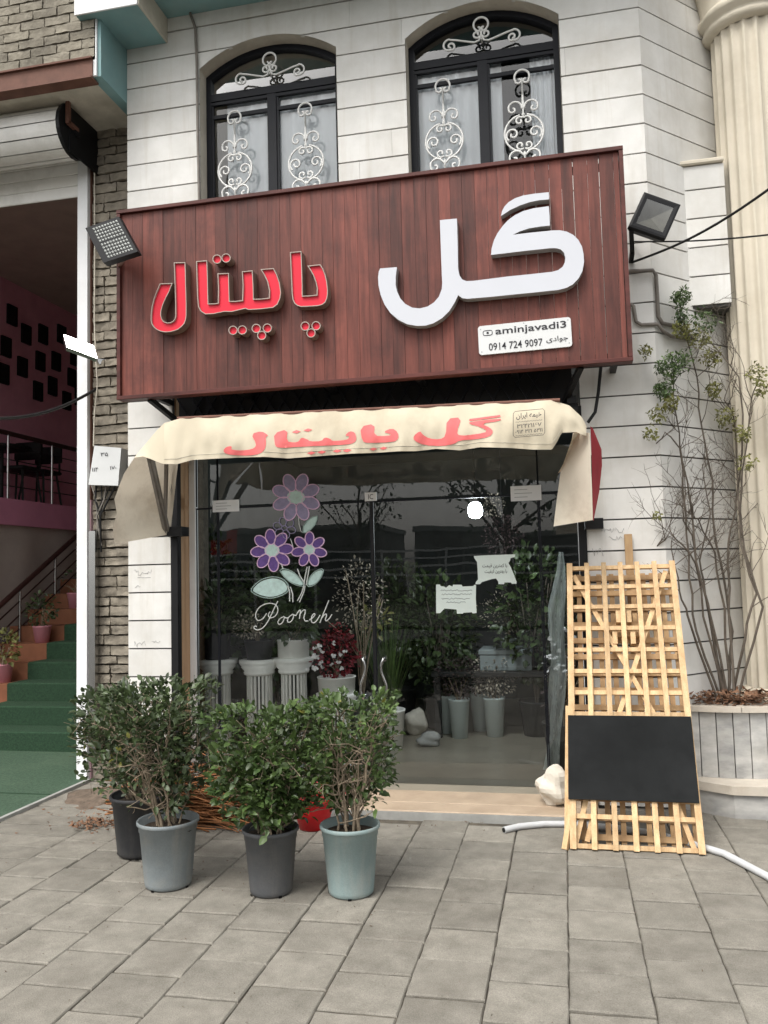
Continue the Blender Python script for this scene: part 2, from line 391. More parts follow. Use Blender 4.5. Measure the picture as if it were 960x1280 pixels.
for i, (cx, cy, w, h) in enumerate(cand):
    sc = (w-0.0035, h-0.0155, 1.0); dz = RND.uniform(-0.004, 0.002)
    rz = RND.uniform(-0.006, 0.006) + (-0.0 if h < 0.25 else 0)
    if vis((cx, cy)) and n_ind < 297:
        inst('paving_stone', RND.choice(SM), pavement, (cx, cy, dz), sc, (RND.uniform(-.004, .004), RND.uniform(-.004, .004), rz)); n_ind += 1
    else:
        me = SM[i % 6]
        rest.add([(cx+v.co.x*sc[0], cy+v.co.y*sc[1], v.co.z+dz) for v in me.vertices], [tuple(p.vertices) for p in me.polygons])
obj('outer_paving_stones', rest, 'paver', pavement, kind='stuff')

# ---------------------------------------------------------------- shop building (white stone facade)
FXL = onY(160, 600, W).x; FXR = onY(828, 600, W).x
OXL, OXR, OZT = onY(216, 700, W).x, onY(734, 700, W).x, 2.98
shop = thing('shop_building', (-1.3, W+0.6, 0), 'white stone clad corner shop building with two arched upper windows', 'building')
CH = 0.211; CZ = 1.698                      # course height and one joint
TOPZ = 7.2
wins = []
for (pl, pr, ys, yr, yap, pap) in ((249, 420, 85, 60, 42, 345), (506, 698, 48, 18, 0, 605)):
    xl = onY(pl, ys, W).x; xr = onY(pr, yr, W).x; zs = (onY(pl, ys, W).z + onY(pr, yr, W).z)/2; za = onY(pap, yap, W).z
    hw = (xr-xl)/2; rise = za-zs; R = (hw*hw+rise*rise)/(2*rise)
    wins.append(dict(xl=xl, xr=xr, cx=(xl+xr)/2, hw=hw, zs=zs, R=R, zc=za-R, za=za, zb=4.25))
def arch_z(w, x, grow=0.0):
    dx = x-w['cx']; R = w['R']+grow
    return w['zc'] + math.sqrt(max(0.0, R*R-dx*dx))
def col_spans(x, z0, z1):
    # solid z intervals of the facade at x between z0 and z1
    if OXL < x < OXR and z0 < OZT: z0 = max(z0, OZT)
    sp = [(z0, z1)] if z1 > z0 else []
    for w in wins:
        if w['xl'] < x < w['xr']:
            lo, hi = w['zb'], arch_z(w, x); new = []
            for a, b_ in sp:
                if b_ <= lo or a >= hi: new.append((a, b_))
                else:
                    if a < lo: new.append((a, lo))
                    if b_ > hi: new.append((hi, b_))
            sp = new
    return sp
def facade_strip(mb, xa, xb, z0, z1, y, th):
    cuts = {xa, xb, OXL, OXR}
    for w in wins:
        for k in range(25): cuts.add(w['xl'] + (w['xr']-w['xl'])*k/24)
    cuts = sorted(c for c in cuts if xa-1e-9 <= c <= xb+1e-9); cuts = [c for i, c in enumerate(cuts) if i == 0 or c-cuts[i-1] > 1e-5]
    made = False
    for i in range(len(cuts)-1):
        a, b_ = cuts[i], cuts[i+1]; e = min(1e-4, (b_-a)/4)
        sa = col_spans(a+e, z0, z1); sb = col_spans(b_-e, z0, z1)
        if len(sa) != len(sb):
            deg = lambda S: [((z1, z1) if t[1] >= z1-1e-6 else (z0, z0)) for t in S]
            if len(sa) > len(sb): sb = deg(sa)
            else: sa = deg(sb)
        for (p, q) in zip(sa, sb):
            if p[1]-p[0] < 0.002 and q[1]-q[0] < 0.002: continue
            made = True
            mb.add([(a, y, p[0]), (b_, y, q[0]), (b_, y, q[1]), (a, y, p[1]), (a, y+th, p[0]), (b_, y+th, q[0]), (b_, y+th, q[1]), (a, y+th, p[1])],
                   [(0, 1, 2, 3), (0, 4, 5, 1), (3, 2, 6, 7)] + ([(0, 3, 7, 4)] if i == 0 or not col_spans(a-2e-3, z0, z1) or a in (OXR,) or any(abs(a-w['xr']) < 1e-6 for w in wins) else [])
                   + ([(1, 5, 6, 2)] if i == len(cuts)-2 or not col_spans(b_+2e-3, z0, z1) or any(abs(b_-w['xl']) < 1e-6 for w in wins) else []))
    return made
wall = MB(); facade_strip(wall, FXL, FXR, -0.02, TOPZ, W+0.016, 0.02)
wall.box(FXL, OXL-0.002, W+0.03, W+0.34, -0.02, OZT); wall.box(OXR+0.002, FXR, W+0.03, W+0.34, -0.02, OZT)
wall.box(FXL, FXR, W+0.06, W+0.30, OZT, 4.10)
wall = obj('wall', wall, 'joint_dark', shop)
k0 = int(math.floor((0-CZ)/CH)); bounds_base = [FXL, -2.05, -1.18, -0.42, 0.02, FXR]
for k in range(k0, int((TOPZ-CZ)/CH)):
    z0 = max(0.0, CZ+k*CH)+0.0055; z1 = CZ+(k+1)*CH-0.0055
    rg = random.Random(500+k)
    bd = [FXL] + [x + rg.uniform(-0.25, 0.25) for x in bounds_base[1:-1]] + [FXR]
    for i in range(len(bd)-1):
        mb = MB(); dy = rg.uniform(-0.0012, 0.0012)
        if facade_strip(mb, bd[i]+0.0007, bd[i+1]-0.0007, z0, z1, W+dy, 0.018): obj('stone_slab', mb, 'stone_white', wall)
# chamfered corner of the facade
DX = 1.05; n45 = Vector((1, -1, 0)).normalized(); d45 = Vector((1, 1, 0)).normalized()
P0 = Vector((FXR, W, 0)); CL = 1.12
cw = MB()
a = P0 - n45*0.018; e = P0 + d45*CL - n45*0.018
cw.add([a, e, e+Vector((0, 0, TOPZ)), a+Vector((0, 0, TOPZ))], [(0, 1, 2, 3)])
cw = obj('chamfer_wall', cw, 'joint_dark', shop)
for k in range(k0, int((TOPZ-CZ)/CH)):
    z0 = max(0.0, CZ+k*CH)+0.0055; z1 = CZ+(k+1)*CH-0.0055
    mb = MB(); a = P0 + d45*0.001; e = P0 + d45*CL; i_ = -n45*0.02
    mb.prism([a+Vector((0, 0, z0)), e+Vector((0, 0, z0)), e+Vector((0, 0, z1)), a+Vector((0, 0, z1))], i_)
    obj('stone_slab', mb, 'stone_white', cw)
# bay between the chamfer and the round column
BYF = 5.665*W/5.4; bx0 = onY(855, 300, BYF).x; zt = onY(860, 208, BYF).z; zb_ = onY(880, 384, BYF).z
bay = MB(); bay.box(bx0+0.006, 1.225, BYF+0.016, BYF+0.55, zb_, zt); bay = obj('bay', bay, 'joint_dark', shop)
for k in range(-1, 6):
    zz0 = max(zb_-0.012, CZ+(9+k)*CH+0.03); zz1 = min(zt, CZ+(10+k)*CH+0.03)
    if zz1-zz0 < 0.03: continue
    mb = MB(); mb.box(bx0, 1.225, BYF, BYF+0.55, zz0+0.0055, zz1-0.0055); obj('stone_slab', mb, 'stone_white', bay)
mb = MB(); mb.cbox(bx0-0.02, 1.225, BYF-0.025, BYF+0.55, zt+0.001, zt+0.035, 0.008); obj('coping', mb, 'column_stone', bay)

# overhang with teal soffit above, and the small box at its left end
b2 = onY(208, 54, W); zs2 = onY(240, 18, W).z
mb = MB(); mb.box(b2.x, FXR+0.2, W-0.62, W-0.002, zs2, zs2+0.35); obj('overhang_soffit', mb, 'teal_paint', shop)
mb = MB(); mb.box(-3.42, b2.x-0.001, W-0.46, W-0.002, b2.z, b2.z+0.8); bx = obj('overhang_box', mb, 'teal_paint', shop)
mb = MB(); mb.box(-3.425, b2.x+0.004, W-0.475, W-0.461, b2.z-0.002, b2.z+0.8); obj('fascia', mb, 'white_paint', bx)
mb = MB(); mb.box(b2.x, b2.x+0.012, W-0.46, W-0.002, b2.z+0.001, zs2-0.001); obj('side_panel', mb, 'plaster_beige', bx)
# electrical conduit on the facade
mb = MB(); pth = [onY(237, 0, W-0.02), onY(238, 18, W-0.02), onY(244, 34, W-0.02), onY(246, 80, W-0.02), onY(247, 160, W-0.02), onY(249, 250, W-0.02), onY(249, 300, W-0.02)]
mb.tube(pth, 0.011, 8); obj('conduit', mb, 'grey_pipe', shop)
for pts, r_ in (([(786, 339), (816, 338), (820, 344), (823, 396), (828, 404), (850, 409), (868, 425)], 0.014), ([(788, 380), (792, 383), (795, 402), (802, 406), (822, 405), (829, 414), (838, 420), (862, 424)], 0.013)):
    def oc(px, py):
        p = onY(px, py, W-0.02)
        if p.x < FXR: return p
        q = _ray(px, py); t = (FXR-W+0.03)/(q[0]-q[1]); return Vector(CAM+q*t)
    mb = MB(); mb.tube([oc(*p) for p in pts], r_, 8); obj('conduit', mb, 'grey_pipe', shop)

# ---- windows
FRY = W+0.12
def spiral(cx, cz, r0, r1, a0, a1, n=22):
    return [(cx+lerp(r0, r1, i/n)*math.cos(lerp(a0, a1, i/n)), cz+lerp(r0, r1, i/n)*math.sin(lerp(a0, a1, i/n))) for i in range(n+1)]
for wi, w in enumerate(wins):
    win = MB(); fw = 0.045
    arc = lambda gr, n=20: [(w['cx']+(w['hw']+gr)*(2*i/n-1), arch_z(w, w['cx']+(w['hw']+gr)*(2*i/n-1), gr)) for i in range(n+1)]
    # reveal (stone returns)
    a0_ = [(w['xl']+.003, w['zb'])] + arc(-.003) + [(w['xr']-.003, w['zb'])]
    rv = MB(); rv.grid([[Vector((x, W+0.001, z)) for x, z in a0_], [Vector((x, FRY+0.06, z)) for x, z in a0_]], smooth=False)
    obj('window_reveal', rv, 'plaster_beige', shop)
    # frame as a ring
    a1_ = [(w['xl']+fw, w['zb'])] + arc(-fw) + [(w['xr']-fw, w['zb'])]
    fr = MB(); n = len(a0_)
    for (yy) in (FRY,):
        for i in range(n-1):
            o0, o1, i0, i1 = a0_[i], a0_[i+1], a1_[i], a1_[i+1]
            fr.add([(o0[0], yy, o0[1]), (o1[0], yy, o1[1]), (i1[0], yy, i1[1]), (i0[0], yy, i0[1])], [(0, 1, 2, 3)])
            fr.add([(i0[0], yy, i0[1]), (i1[0], yy, i1[1]), (i1[0], yy+0.06, i1[1]), (i0[0], yy+0.06, i0[1])], [(0, 1, 2, 3)])
    win = obj('window', fr, 'dark_frame', shop)
    ztr = onY(340, 112, FRY).z if wi == 0 else onY(606, 70, FRY).z
    zt2 = ztr-0.155
    mb = MB(); mb.box(w['xl']+fw, w['xr']-fw, FRY-0.008, FRY+0.05, ztr-0.03, ztr+0.03); mb.box(w['xl']+fw, w['xr']-fw, FRY+0.0, FRY+0.03, ztr-0.058, ztr-0.034)
    obj('transom', mb, 'dark_frame', win)
    mx = w['cx']-0.005
    mb = MB(); mb.box(mx-0.036, mx+0.036, FRY-0.004, FRY+0.05, w['zb'], ztr-0.031); obj('mullion', mb, 'dark_frame', win)
    for xa, xb in ((w['xl']+fw, mx-0.036), (mx+0.036, w['xr']-fw)):
        mb = MB(); mb.box(xa+0.001, xb-0.001, FRY+0.004, FRY+0.03, zt2-0.014, zt2+0.014)
        mb.box(xa, xa+0.018, FRY+0.006, FRY+0.03, w['zb'], ztr-0.06); obj('sash_bar', mb, 'dark_frame', win)
        mb = MB(); mb.quad((xa, FRY+0.035, w['zb']), (xb, FRY+0.035, w['zb']), (xb, FRY+0.035, ztr-0.03), (xa, FRY+0.035, ztr-0.03)); obj('pane', mb, 'window_glass', win)
    mb = MB(); ai = arc(-fw+0.004); mb.add([(x, FRY+0.036, z) for x, z in ai if z > ztr] + [(w['xr']-fw, FRY+0.036, ztr), (w['xl']+fw, FRY+0.036, ztr)], [tuple(range(len([1 for x, z in ai if z > ztr])+2))])
    obj('pane', mb, 'window_glass', win)
    # curtains with folds
    cuts = [(w['xl']-0.05, w['xr']+0.05)] if wi == 0 else [(w['xl']-0.05, w['cx']+0.13), (w['cx']+0.34, w['xr']+0.05)]
    if wi == 0: cuts = [(w['xl']+0.155, w['xr']+0.05)]
    for xa, xb in cuts:
        rows = []; nn = 60
        for z in (w['zb']-0.1, 4.9, ztr-0.02):
            rows.append([Vector((lerp(xa, xb, i/nn), FRY+0.07+0.010*math.sin(i*0.9)+0.008*math.sin(i*0.37+z), z)) for i in range(nn+1)])
        mb = MB(); mb.grid(rows); obj('curtain', mb, 'curtain', win)
    mb = MB(); mb.box(w['xl']-0.1, w['xr']+0.1, FRY+0.9, FRY+0.95, w['zb']-0.1, w['za']+0.25); mb.box(w['xl']-0.15, w['xl']-0.1, FRY+0.07, FRY+0.9, w['zb']-0.1, w['za']+0.2)
    mb.box(w['xr']+0.1, w['xr']+0.15, FRY+0.07, FRY+0.9, w['zb']-0.1, w['za']+0.2); mb.box(w['xl']-0.1, w['xr']+0.1, FRY+0.07, FRY+0.9, w['za']+0.1, w['za']+0.15); mb.box(w['xl']-0.1, w['xr']+0.1, FRY+0.07, FRY+0.9, w['zb']-0.15, w['zb']-0.1)
    obj('room', mb, 'room_dark' if wi else 'plaster_beige', win)
    # white scroll grilles in front of each pane
    gy = FRY-0.05; U = 0.00128; PI = math.pi
    def scroll(lines, cx, cz, name='scroll_grille', r_=0.0078):
        mb = MB()
        for ln in lines:
            for sgn in (1, -1):
                mb.tube([(cx+sgn*x*U, gy, cz+z*U) for x, z in ln], r_, 6)
        return mb
    for sx in ((w['xl']+fw+mx-0.036)/2 - 0.02, (mx+0.036+w['xr']-fw)/2 + 0.01):
        zt_ = zt2 - 0.005 - (0.02 if sx > mx else -0.0)
        L_ = [spiral(0, -42, 42, 42, PI/2, -PI/5, 12) + spiral(18, -62, 20, 6, -0.2, -1.6*PI, 14),
              [(0, -55), (0, -150), (2, -205), (0, -250)],
              [(2, -205), (6, -235)] + spiral(48, -222, 42, 34, PI*1.05, 0.1*PI, 12) + spiral(58, -228, 24, 6, 0.1*PI, -1.5*PI, 14),
              spiral(0, -372, 108, 108, PI*0.44, -PI*0.44, 22),
              spiral(22, -300, 26, 7, PI*0.75, -1.3*PI, 16), spiral(22, -444, 26, 7, -PI*0.75, 1.3*PI, 16),
              spiral(62, -375, 40, 8, -PI*0.3, 2.2*PI, 26),
              [(2, -490)] + spiral(50, -512, 42, 34, PI*0.9, -0.1*PI, 12) + spiral(58, -520, 26, 6, -0.1*PI, -1.6*PI, 14),
              [(0, -480), (0, -700)]]
        mb = scroll(L_, sx, zt_)
        for dz in (-265, -500):
            c = (sx, gy, zt_+dz*U)
            mb.add([(c[0]-.012, gy-.006, c[2]), (c[0], gy-.014, c[2]), (c[0]+.012, gy-.006, c[2]), (c[0], gy-.006, c[2]+.03), (c[0], gy-.006, c[2]-.03)], [(0, 1, 3), (1, 2, 3), (1, 0, 4), (2, 1, 4)])
        mb.bar((sx, gy, zt_-50*U), (sx, FRY+0.01, zt_-50*U), 0.008, 0.008); mb.bar((sx, gy, zt_-600*U), (sx, FRY+0.045, zt_-600*U), 0.008, 0.008)
        obj('scroll_grille', mb, 'iron_white', win)
    cz = ztr + 0.235
    L_ = [spiral(0, -15, 42, 42, PI/2, -PI/5, 12) + spiral(14, -38, 18, 5, -0.2, -1.6*PI, 14),
          spiral(26, -72, 27, 7, PI*0.8, PI*3.2, 22),
          [(4, -85), (14, -110), (40, -118), (90, -104), (150, -86), (180, -80)] + spiral(186, -112, 36, 30, PI*0.5, -PI*0.6, 12) + spiral(178, -120, 26, 6, -PI*0.6, -PI*2.6, 20)]
    mb = scroll(L_, w['cx'], cz); mb.bar((w['cx'], gy, cz-100*U), (w['cx'], FRY+0.0, cz-100*U), 0.01, 0.01); obj('scroll_grille', mb, 'iron_white', win)

# ---- shop opening: jambs, threshold, interior shell
TZ = 0.05
mb = MB(); mb.cbox(OXL+0.002, OXR-0.002, 5.60, 5.90, -0.02, TZ, 0.004); mb.cbox(OXL-0.1, OXR+0.05, 5.40, 5.599, -0.02, TZ, 0.006); th = obj('threshold', mb, 'threshold_stone', shop)
mb = MB(); mb.box(OXL-0.1, OXR+0.05, 5.394, 5.3995, -0.02, TZ-0.008); obj('riser', mb, 'grey_cement', th)
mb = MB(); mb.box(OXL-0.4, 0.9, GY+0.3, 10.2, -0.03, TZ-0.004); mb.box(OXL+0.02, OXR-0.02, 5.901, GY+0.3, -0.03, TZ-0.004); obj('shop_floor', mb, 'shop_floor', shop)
mb = MB(); mb.box(OXL-0.01, OXL+0.045, W-0.014, W+0.05, 0.0, 2.7); obj('jamb_post', mb, 'black_metal', shop)
mb = MB(); mb.box(OXL-0.004, OXL+0.012, W+0.051, GY-0.03, 0.0, OZT); obj('jamb_lining', mb, 'tan_wood', shop)
mb = MB(); mb.box(OXL+0.0, OXL+0.06, GY-0.03, GY+0.03, 0.0, OZT); obj('jamb_post', mb, 'white_paint', shop)
mb = MB(); mb.box(OXR-0.05, OXR+0.004, W-0.014, W+0.05, 0.0, 2.7); obj('jamb_post', mb, 'black_metal', shop)
mb = MB(); mb.box(OXR-0.05, OXR+0.001, GY-0.03, GY+0.03, 0.0, OZT); obj('jamb_post', mb, 'white_paint', shop)
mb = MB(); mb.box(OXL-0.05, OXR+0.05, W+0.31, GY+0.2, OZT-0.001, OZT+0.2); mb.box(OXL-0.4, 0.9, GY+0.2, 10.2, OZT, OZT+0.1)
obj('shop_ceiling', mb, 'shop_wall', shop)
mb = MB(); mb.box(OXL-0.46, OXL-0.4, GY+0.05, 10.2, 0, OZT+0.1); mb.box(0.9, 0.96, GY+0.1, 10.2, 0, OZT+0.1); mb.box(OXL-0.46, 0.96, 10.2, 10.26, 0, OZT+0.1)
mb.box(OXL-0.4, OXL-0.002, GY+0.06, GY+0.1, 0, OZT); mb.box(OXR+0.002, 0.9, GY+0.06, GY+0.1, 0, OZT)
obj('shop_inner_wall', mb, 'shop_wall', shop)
# folded scissor grille above the opening
gb = MB(); gb.box(OXL+0.05, OXR-0.05, W+0.02, W+0.05, 2.52, OZT-0.002); grille = obj('grille_box', gb, 'black_metal', shop)
mb = MB(); zc0, zc1 = 2.62, 2.96
x = OXL+0.05
while x < OXR-0.25:
    mb.bar((x, W+0.005, zc0), (x+0.2, W+0.005, zc1), 0.012, 0.012, (0, 1, 0)); mb.bar((x+0.2, W-0.008, zc0), (x, W-0.008, zc1), 0.012, 0.012, (0, 1, 0)); x += 0.115
obj('scissor_lattice', mb, 'dark_frame', grille)
# ---------------------------------------------------------------- glass shopfront with two door leaves
mat('sticker', (0.72, 0.73, 0.74), 0.6, 0.03); mat('ink', (0.03, 0.03, 0.035), 0.7, 0.05); mat('grey_ink', (0.30, 0.32, 0.33), 0.7, 0.05)
mat('paper', (0.70, 0.78, 0.74), 0.8, 0.04, scale=6)
front = thing('glass_shopfront', ((OXL+OXR)/2, GY, TZ-0.004), 'frameless glass shopfront with double doors and steel pull handles', 'shopfront')
gx0, gx1, gx2, gx3, gx4 = OXL+0.06, onY(273, 700, GY).x, onY(466, 700, GY).x, onY(676, 700, GY).x, OXR-0.05
gz0, gzt, gz1 = TZ-0.002, onY(466, 625, GY).z, OZT-0.002
def pane(x0, x1, z0, z1, name, par, dy=0.0):
    mb = MB(); mb.quad((x0, GY+dy, z0), (x1, GY+dy, z0), (x1, GY+dy, z1), (x0, GY+dy, z1)); p = obj(name, mb, 'shop_glass', par)
    e = MB()
    for xa in (x0, x1): e.box(xa-0.0045, xa+0.0045, GY+dy-0.006, GY+dy+0.006, z0, z1)
    e.box(x0+0.005, x1-0.005, GY+dy-0.006, GY+dy+0.006, z1-0.012, z1)
    obj('edge_strip', e, 'dark_frame', p)
    return p
pane(gx0, gx1-0.004, gz0, gzt-0.004, 'side_pane', front); pane(gx3+0.006, gx4, gz0, gzt-0.004, 'side_pane', front)
dl = pane(gx1+0.006, gx2-0.01, gz0+0.004, gzt-0.006, 'door_leaf', front); dr = pane(gx2+0.01, gx3-0.006, gz0+0.004, gzt-0.006, 'door_leaf', front)
mb = MB(); mb.box(gx2-0.009, gx2+0.009, GY-0.01, GY+0.01, gz0, gzt-0.002); obj('meeting_seal', mb, 'black_metal', dl)
for a_, b_ in ((gx0, gx1), (gx1, gx3), (gx3, gx4)): pane(a_+0.002, b_-0.002, gzt+0.006, gz1, 'transom_pane', front)
for leaf, px, sg in ((dl, 456, -1), (dr, 482, 1)):
    mb = MB(); c = onY(px, 845, GY); z0, z1 = onY(px, 872, GY).z, onY(px, 822, GY).z
    pts = [(c.x, GY-0.004, z0+0.02), (c.x, GY-0.05, z0)] + [(c.x+sg*0.02*math.sin(t*6.28), GY-0.06, lerp(z0, z1, t)) for t in [i/12 for i in range(13)]] + [(c.x, GY-0.05, z1), (c.x, GY-0.004, z1-0.02)]
    mb.tube(pts, 0.011, 8); obj('pull_handle', mb, 'steel', leaf)
# patch fittings and printed labels on the glass
for (pa, pb, nm) in (((266, 626), (299, 639), 'hours_label'), ((638, 608), (677, 625), 'door_label')):
    a_ = onY(*pa, GY-0.012); b_ = onY(*pb, GY-0.012)
    mb = MB(); mb.box(a_.x, b_.x, GY-0.016, GY-0.008, b_.z, a_.z); st = obj('glass_patch', mb, 'sticker', front)
    mb = MB()
    for i in range(3):
        z = lerp(b_.z, a_.z, 0.25+0.25*i); mb.box(lerp(a_.x, b_.x, 0.12), lerp(a_.x, b_.x, 0.55+0.15*(i % 2)), GY-0.0172, GY-0.0161, z-0.002, z+0.002)
    obj('print', mb, 'grey_ink', st)
a_ = onY(456, 616, GY-0.012); b_ = onY(471, 626, GY-0.012)
mb = MB(); mb.box(a_.x, b_.x, GY-0.018, GY-0.007, b_.z, a_.z); st = obj('glass_patch', mb, 'sticker', front)
obj('print', text_mb('IC', (lerp(a_.x, b_.x, .3), GY-0.0182, lerp(b_.z, a_.z, .2)), (1, 0, 0), (0, 0, 1), width=(b_.x-a_.x)*0.42, height=(a_.z-b_.z)*0.6), 'ink', st)

# painted flower picture and name on the glass
mat('violet', (0.13, 0.07, 0.26), 0.6, 0.2, scale=30); mat('lilac', (0.30, 0.27, 0.42), 0.6, 0.15, scale=30); mat('pink_line', (0.74, 0.50, 0.70), 0.5, 0.1, scale=20)
mat('mint', (0.50, 0.66, 0.63), 0.6, 0.15, scale=25); mat('pale_line', (0.66, 0.68, 0.66), 0.5, 0.1, scale=20); mat('leaf_line', (0.30, 0.40, 0.37), 0.5, 0.1)
DY = GY-0.0075
c0 = onY(360, 740, DY)
decal = thing('flower_window_painting', (c0.x, DY, c0.z), 'painted violet flowers and a handwritten name on the door glass', 'decal')
def dpx(p, y=DY): return onY(p[0], p[1], y)
def ell(cx, cy, rx, ry, ang, n=18): return [(cx+rx*math.cos(t)*math.cos(ang)-ry*math.sin(t)*math.sin(ang), cy+rx*math.cos(t)*math.sin(ang)+ry*math.sin(t)*math.cos(ang)) for t in [2*math.pi*i/n for i in range(n)]]
def patch(poly, m, nm, par, y=DY):
    mb = MB(); mb.add([dpx(p, y) for p in poly], [tuple(range(len(poly)))[::-1]]); return obj(nm, mb, m, par)
def stroke(poly, m, nm, par, r_=0.0042, closed=False):
    pts = [dpx(p, DY-0.002) for p in (list(poly)+[poly[0]] if closed else poly)]
    mb = MB(); mb.tube(pts, r_, 5); return obj(nm, mb, m, par)
def flower(cx, cy, rx, ry, ring, pr, npet, fill, line, a0, part=1.0):
    for i in range(npet):
        an = a0 + 2*math.pi*i/npet
        e = ell(cx+ring*math.cos(an), cy+ring*math.sin(an), pr*1.18, pr*0.78, an)
        pt = patch(e, fill, 'petal', decal); stroke(e, line, 'petal_outline', pt, 0.0046, True)
    return patch(ell(cx, cy, rx, ry, 0.1), 'mint', 'flower_centre', decal, DY-0.004)
flower(370, 621.5, 11.5, 8.5, 19.5, 9.5, 8, 'lilac', 'pink_line', -0.42)
flower(340, 688, 9.5, 8, 17, 8.2, 8, 'violet', 'pink_line', -0.1)
flower(386.5, 687, 7.5, 6.5, 14, 7.0, 7, 'violet', 'pink_line', 0.25)
for i in range(6):
    an = i*math.pi/3+0.3; stroke(ell(355.5+9*math.cos(an), 660+8*math.sin(an), 5.6, 4.4, an, 12), 'lilac', 'petal_outline', decal, 0.0034, True)
stroke(ell(355.5, 660, 3.6, 3, 0, 10), 'lilac', 'petal_outline', decal, 0.003, True)
c2 = lambda p: (300+p[0]/7.385, 680+p[1]/7.385)
c1 = lambda p: (300+p[0]/7.385, 590+p[1]/7.385)
for poly in ([(110,425),(170,360),(240,325),(320,315),(390,335),(425,370),(440,410),(425,440),(370,470),(290,490),(210,480),(150,455)],
             [(375,245),(430,240),(490,265),(540,310),(575,355),(585,380),(530,375),(470,350),(420,310),(390,275)],
             [(625,385),(635,335),(665,285),(710,250),(765,238),(755,285),(725,335),(680,375)]):
    q = [c2(p) for p in chaikin(poly, 1)]; lf = patch(q, 'mint', 'leaf', decal); stroke([c2(p) for p in chaikin([(p[0]+(p[0]-sum(t[0] for t in poly)/len(poly))*.1, p[1]+(p[1]-sum(t[1] for t in poly)/len(poly))*.16) for p in poly], 1)], 'leaf_line', 'leaf_outline', lf, 0.0045, True)
q = [c1(p) for p in [(580,560),(585,500),(620,450),(670,415),(715,405),(712,440),(690,490),(650,535),(610,560)]]; lf = patch(q, 'mint', 'leaf', decal); stroke(q, 'leaf_line', 'leaf_outline', lf, 0.004, True)
for ln in ([(600,385),(590,440),(565,500),(548,538)], [(620,210),(600,300),(590,380),(570,450),(530,525)], [(530,230),(555,300),(590,350)], [(640,205),(625,300),(610,380)], [(440,385),(458,440),(458,530)], [(465,395),(485,460),(488,535)], [(380,180),(398,232)]):
    stroke([c2(p) for p in ln], 'pale_line', 'stem', decal, 0.0045)
stroke([c1(p) for p in [(540,415),(545,480),(565,555)]], 'pale_line', 'stem', decal, 0.003); stroke([c1(p) for p in [(465,615),(490,690)]], 'pale_line', 'stem', decal, 0.003)
for ln in ([(245,640),(215,690),(175,710),(148,695),(142,650),(160,605),(195,570),(250,548),(310,548),(345,575),(352,620),(330,665),(290,685),(262,672),(262,645),(278,625)],
           [(350,528),(320,585),(290,650),(262,710),(220,770),(170,798),(132,785),(128,765),(142,756),(155,766)],
           [(405,668),(372,685),(350,715),(352,740),(375,742),(400,715),(410,680),(402,668),(425,685),(445,680)],
           [(488,648),(455,668),(437,698),(440,722),(462,724),(486,698),(496,662),(486,646),(505,660),(520,662)],
           [(515,662),(540,620),(556,606),(560,625),(548,690)], [(550,655),(575,618),(598,604),(605,622),(588,680),(600,714),(630,710)],
           [(640,702),(675,680),(694,652),(688,640),(668,655),(655,692),(664,728),(690,728),(715,700),(740,655)],
           [(820,520),(795,585),(765,655),(738,728)], [(758,680),(780,650),(798,645),(798,665),(785,698),(796,714),(825,690),(848,650)]):
    stroke([c2(p) for p in chaikin(ln, 2, False)], 'pale_line', 'handwritten_stroke', decal, 0.0042)
# two torn paper notices stuck inside the right door leaf
def notice(poly, label, lines):
    y = GY-0.0085; ps = [onY(*p, y) for p in poly]; c = sum(ps, Vector())/len(ps)
    nt_ = thing('paper_notice', (c.x, y, min(p.z for p in ps)), label, 'notice')
    mb = MB(); mb.prism(ps[::-1], (0, 0.0012, 0)); pa = obj('sheet', mb, 'paper', nt_)
    for ln in lines: 
        if isinstance(ln[0], str):
            a_ = onY(ln[1], ln[2], y-0.001); w_ = onY(ln[3], ln[2], y).x-a_.x
            obj('print', text_mb(ln[0], a_, (1, 0, -0.02), (0.02, 0, 1), width=w_, height=0.034, off=0.004, arabic=True), 'ink', pa)
        else:
            mb = MB(); rg = random.Random(int(ln[1])); x = ln[0]
            pts = []
            while x < ln[2]:
                pts.append(onY(x, ln[1]+rg.uniform(-1.1, .9), y-0.0014)); x += 1.4
            mb.tube(pts, 0.0018, 4); obj('print', mb, 'grey_ink', pa)
c3 = lambda x, y: (535+x/8, 680+y/8)
notice([c3(*p) for p in ((458,120),(600,112),(830,104),(872,104),(870,130),(825,142),(822,165),(805,190),(830,235),(860,310),(885,375),(885,398),(838,398),(830,385),(765,385),(760,402),(705,402),(702,375),(680,345),(640,350),(540,380),(520,402),(474,402),(478,380),(500,355),(495,250),(490,180),(462,140))],
       'torn pale paper notice on the door glass, the upper of two', [('با کمترین قیمت', 603, 710.5, 634), ('با بهترین کیفیت', 606, 717.5, 634)])
notice([c3(*p) for p in ((80,405),(120,405),(125,420),(160,425),(180,438),(210,412),(245,425),(250,407),(335,407),(345,425),(455,420),(460,408),(480,408),(478,550),(486,690),(445,695),(440,682),(355,688),(348,697),(290,697),(285,655),(165,645),(120,692),(82,692))],
       'pale paper notice with cut bottom edge on the door glass, the lower of two', [(551, 738, 591), (552, 743, 590), (552, 748.5, 588), (558, 753, 583)])

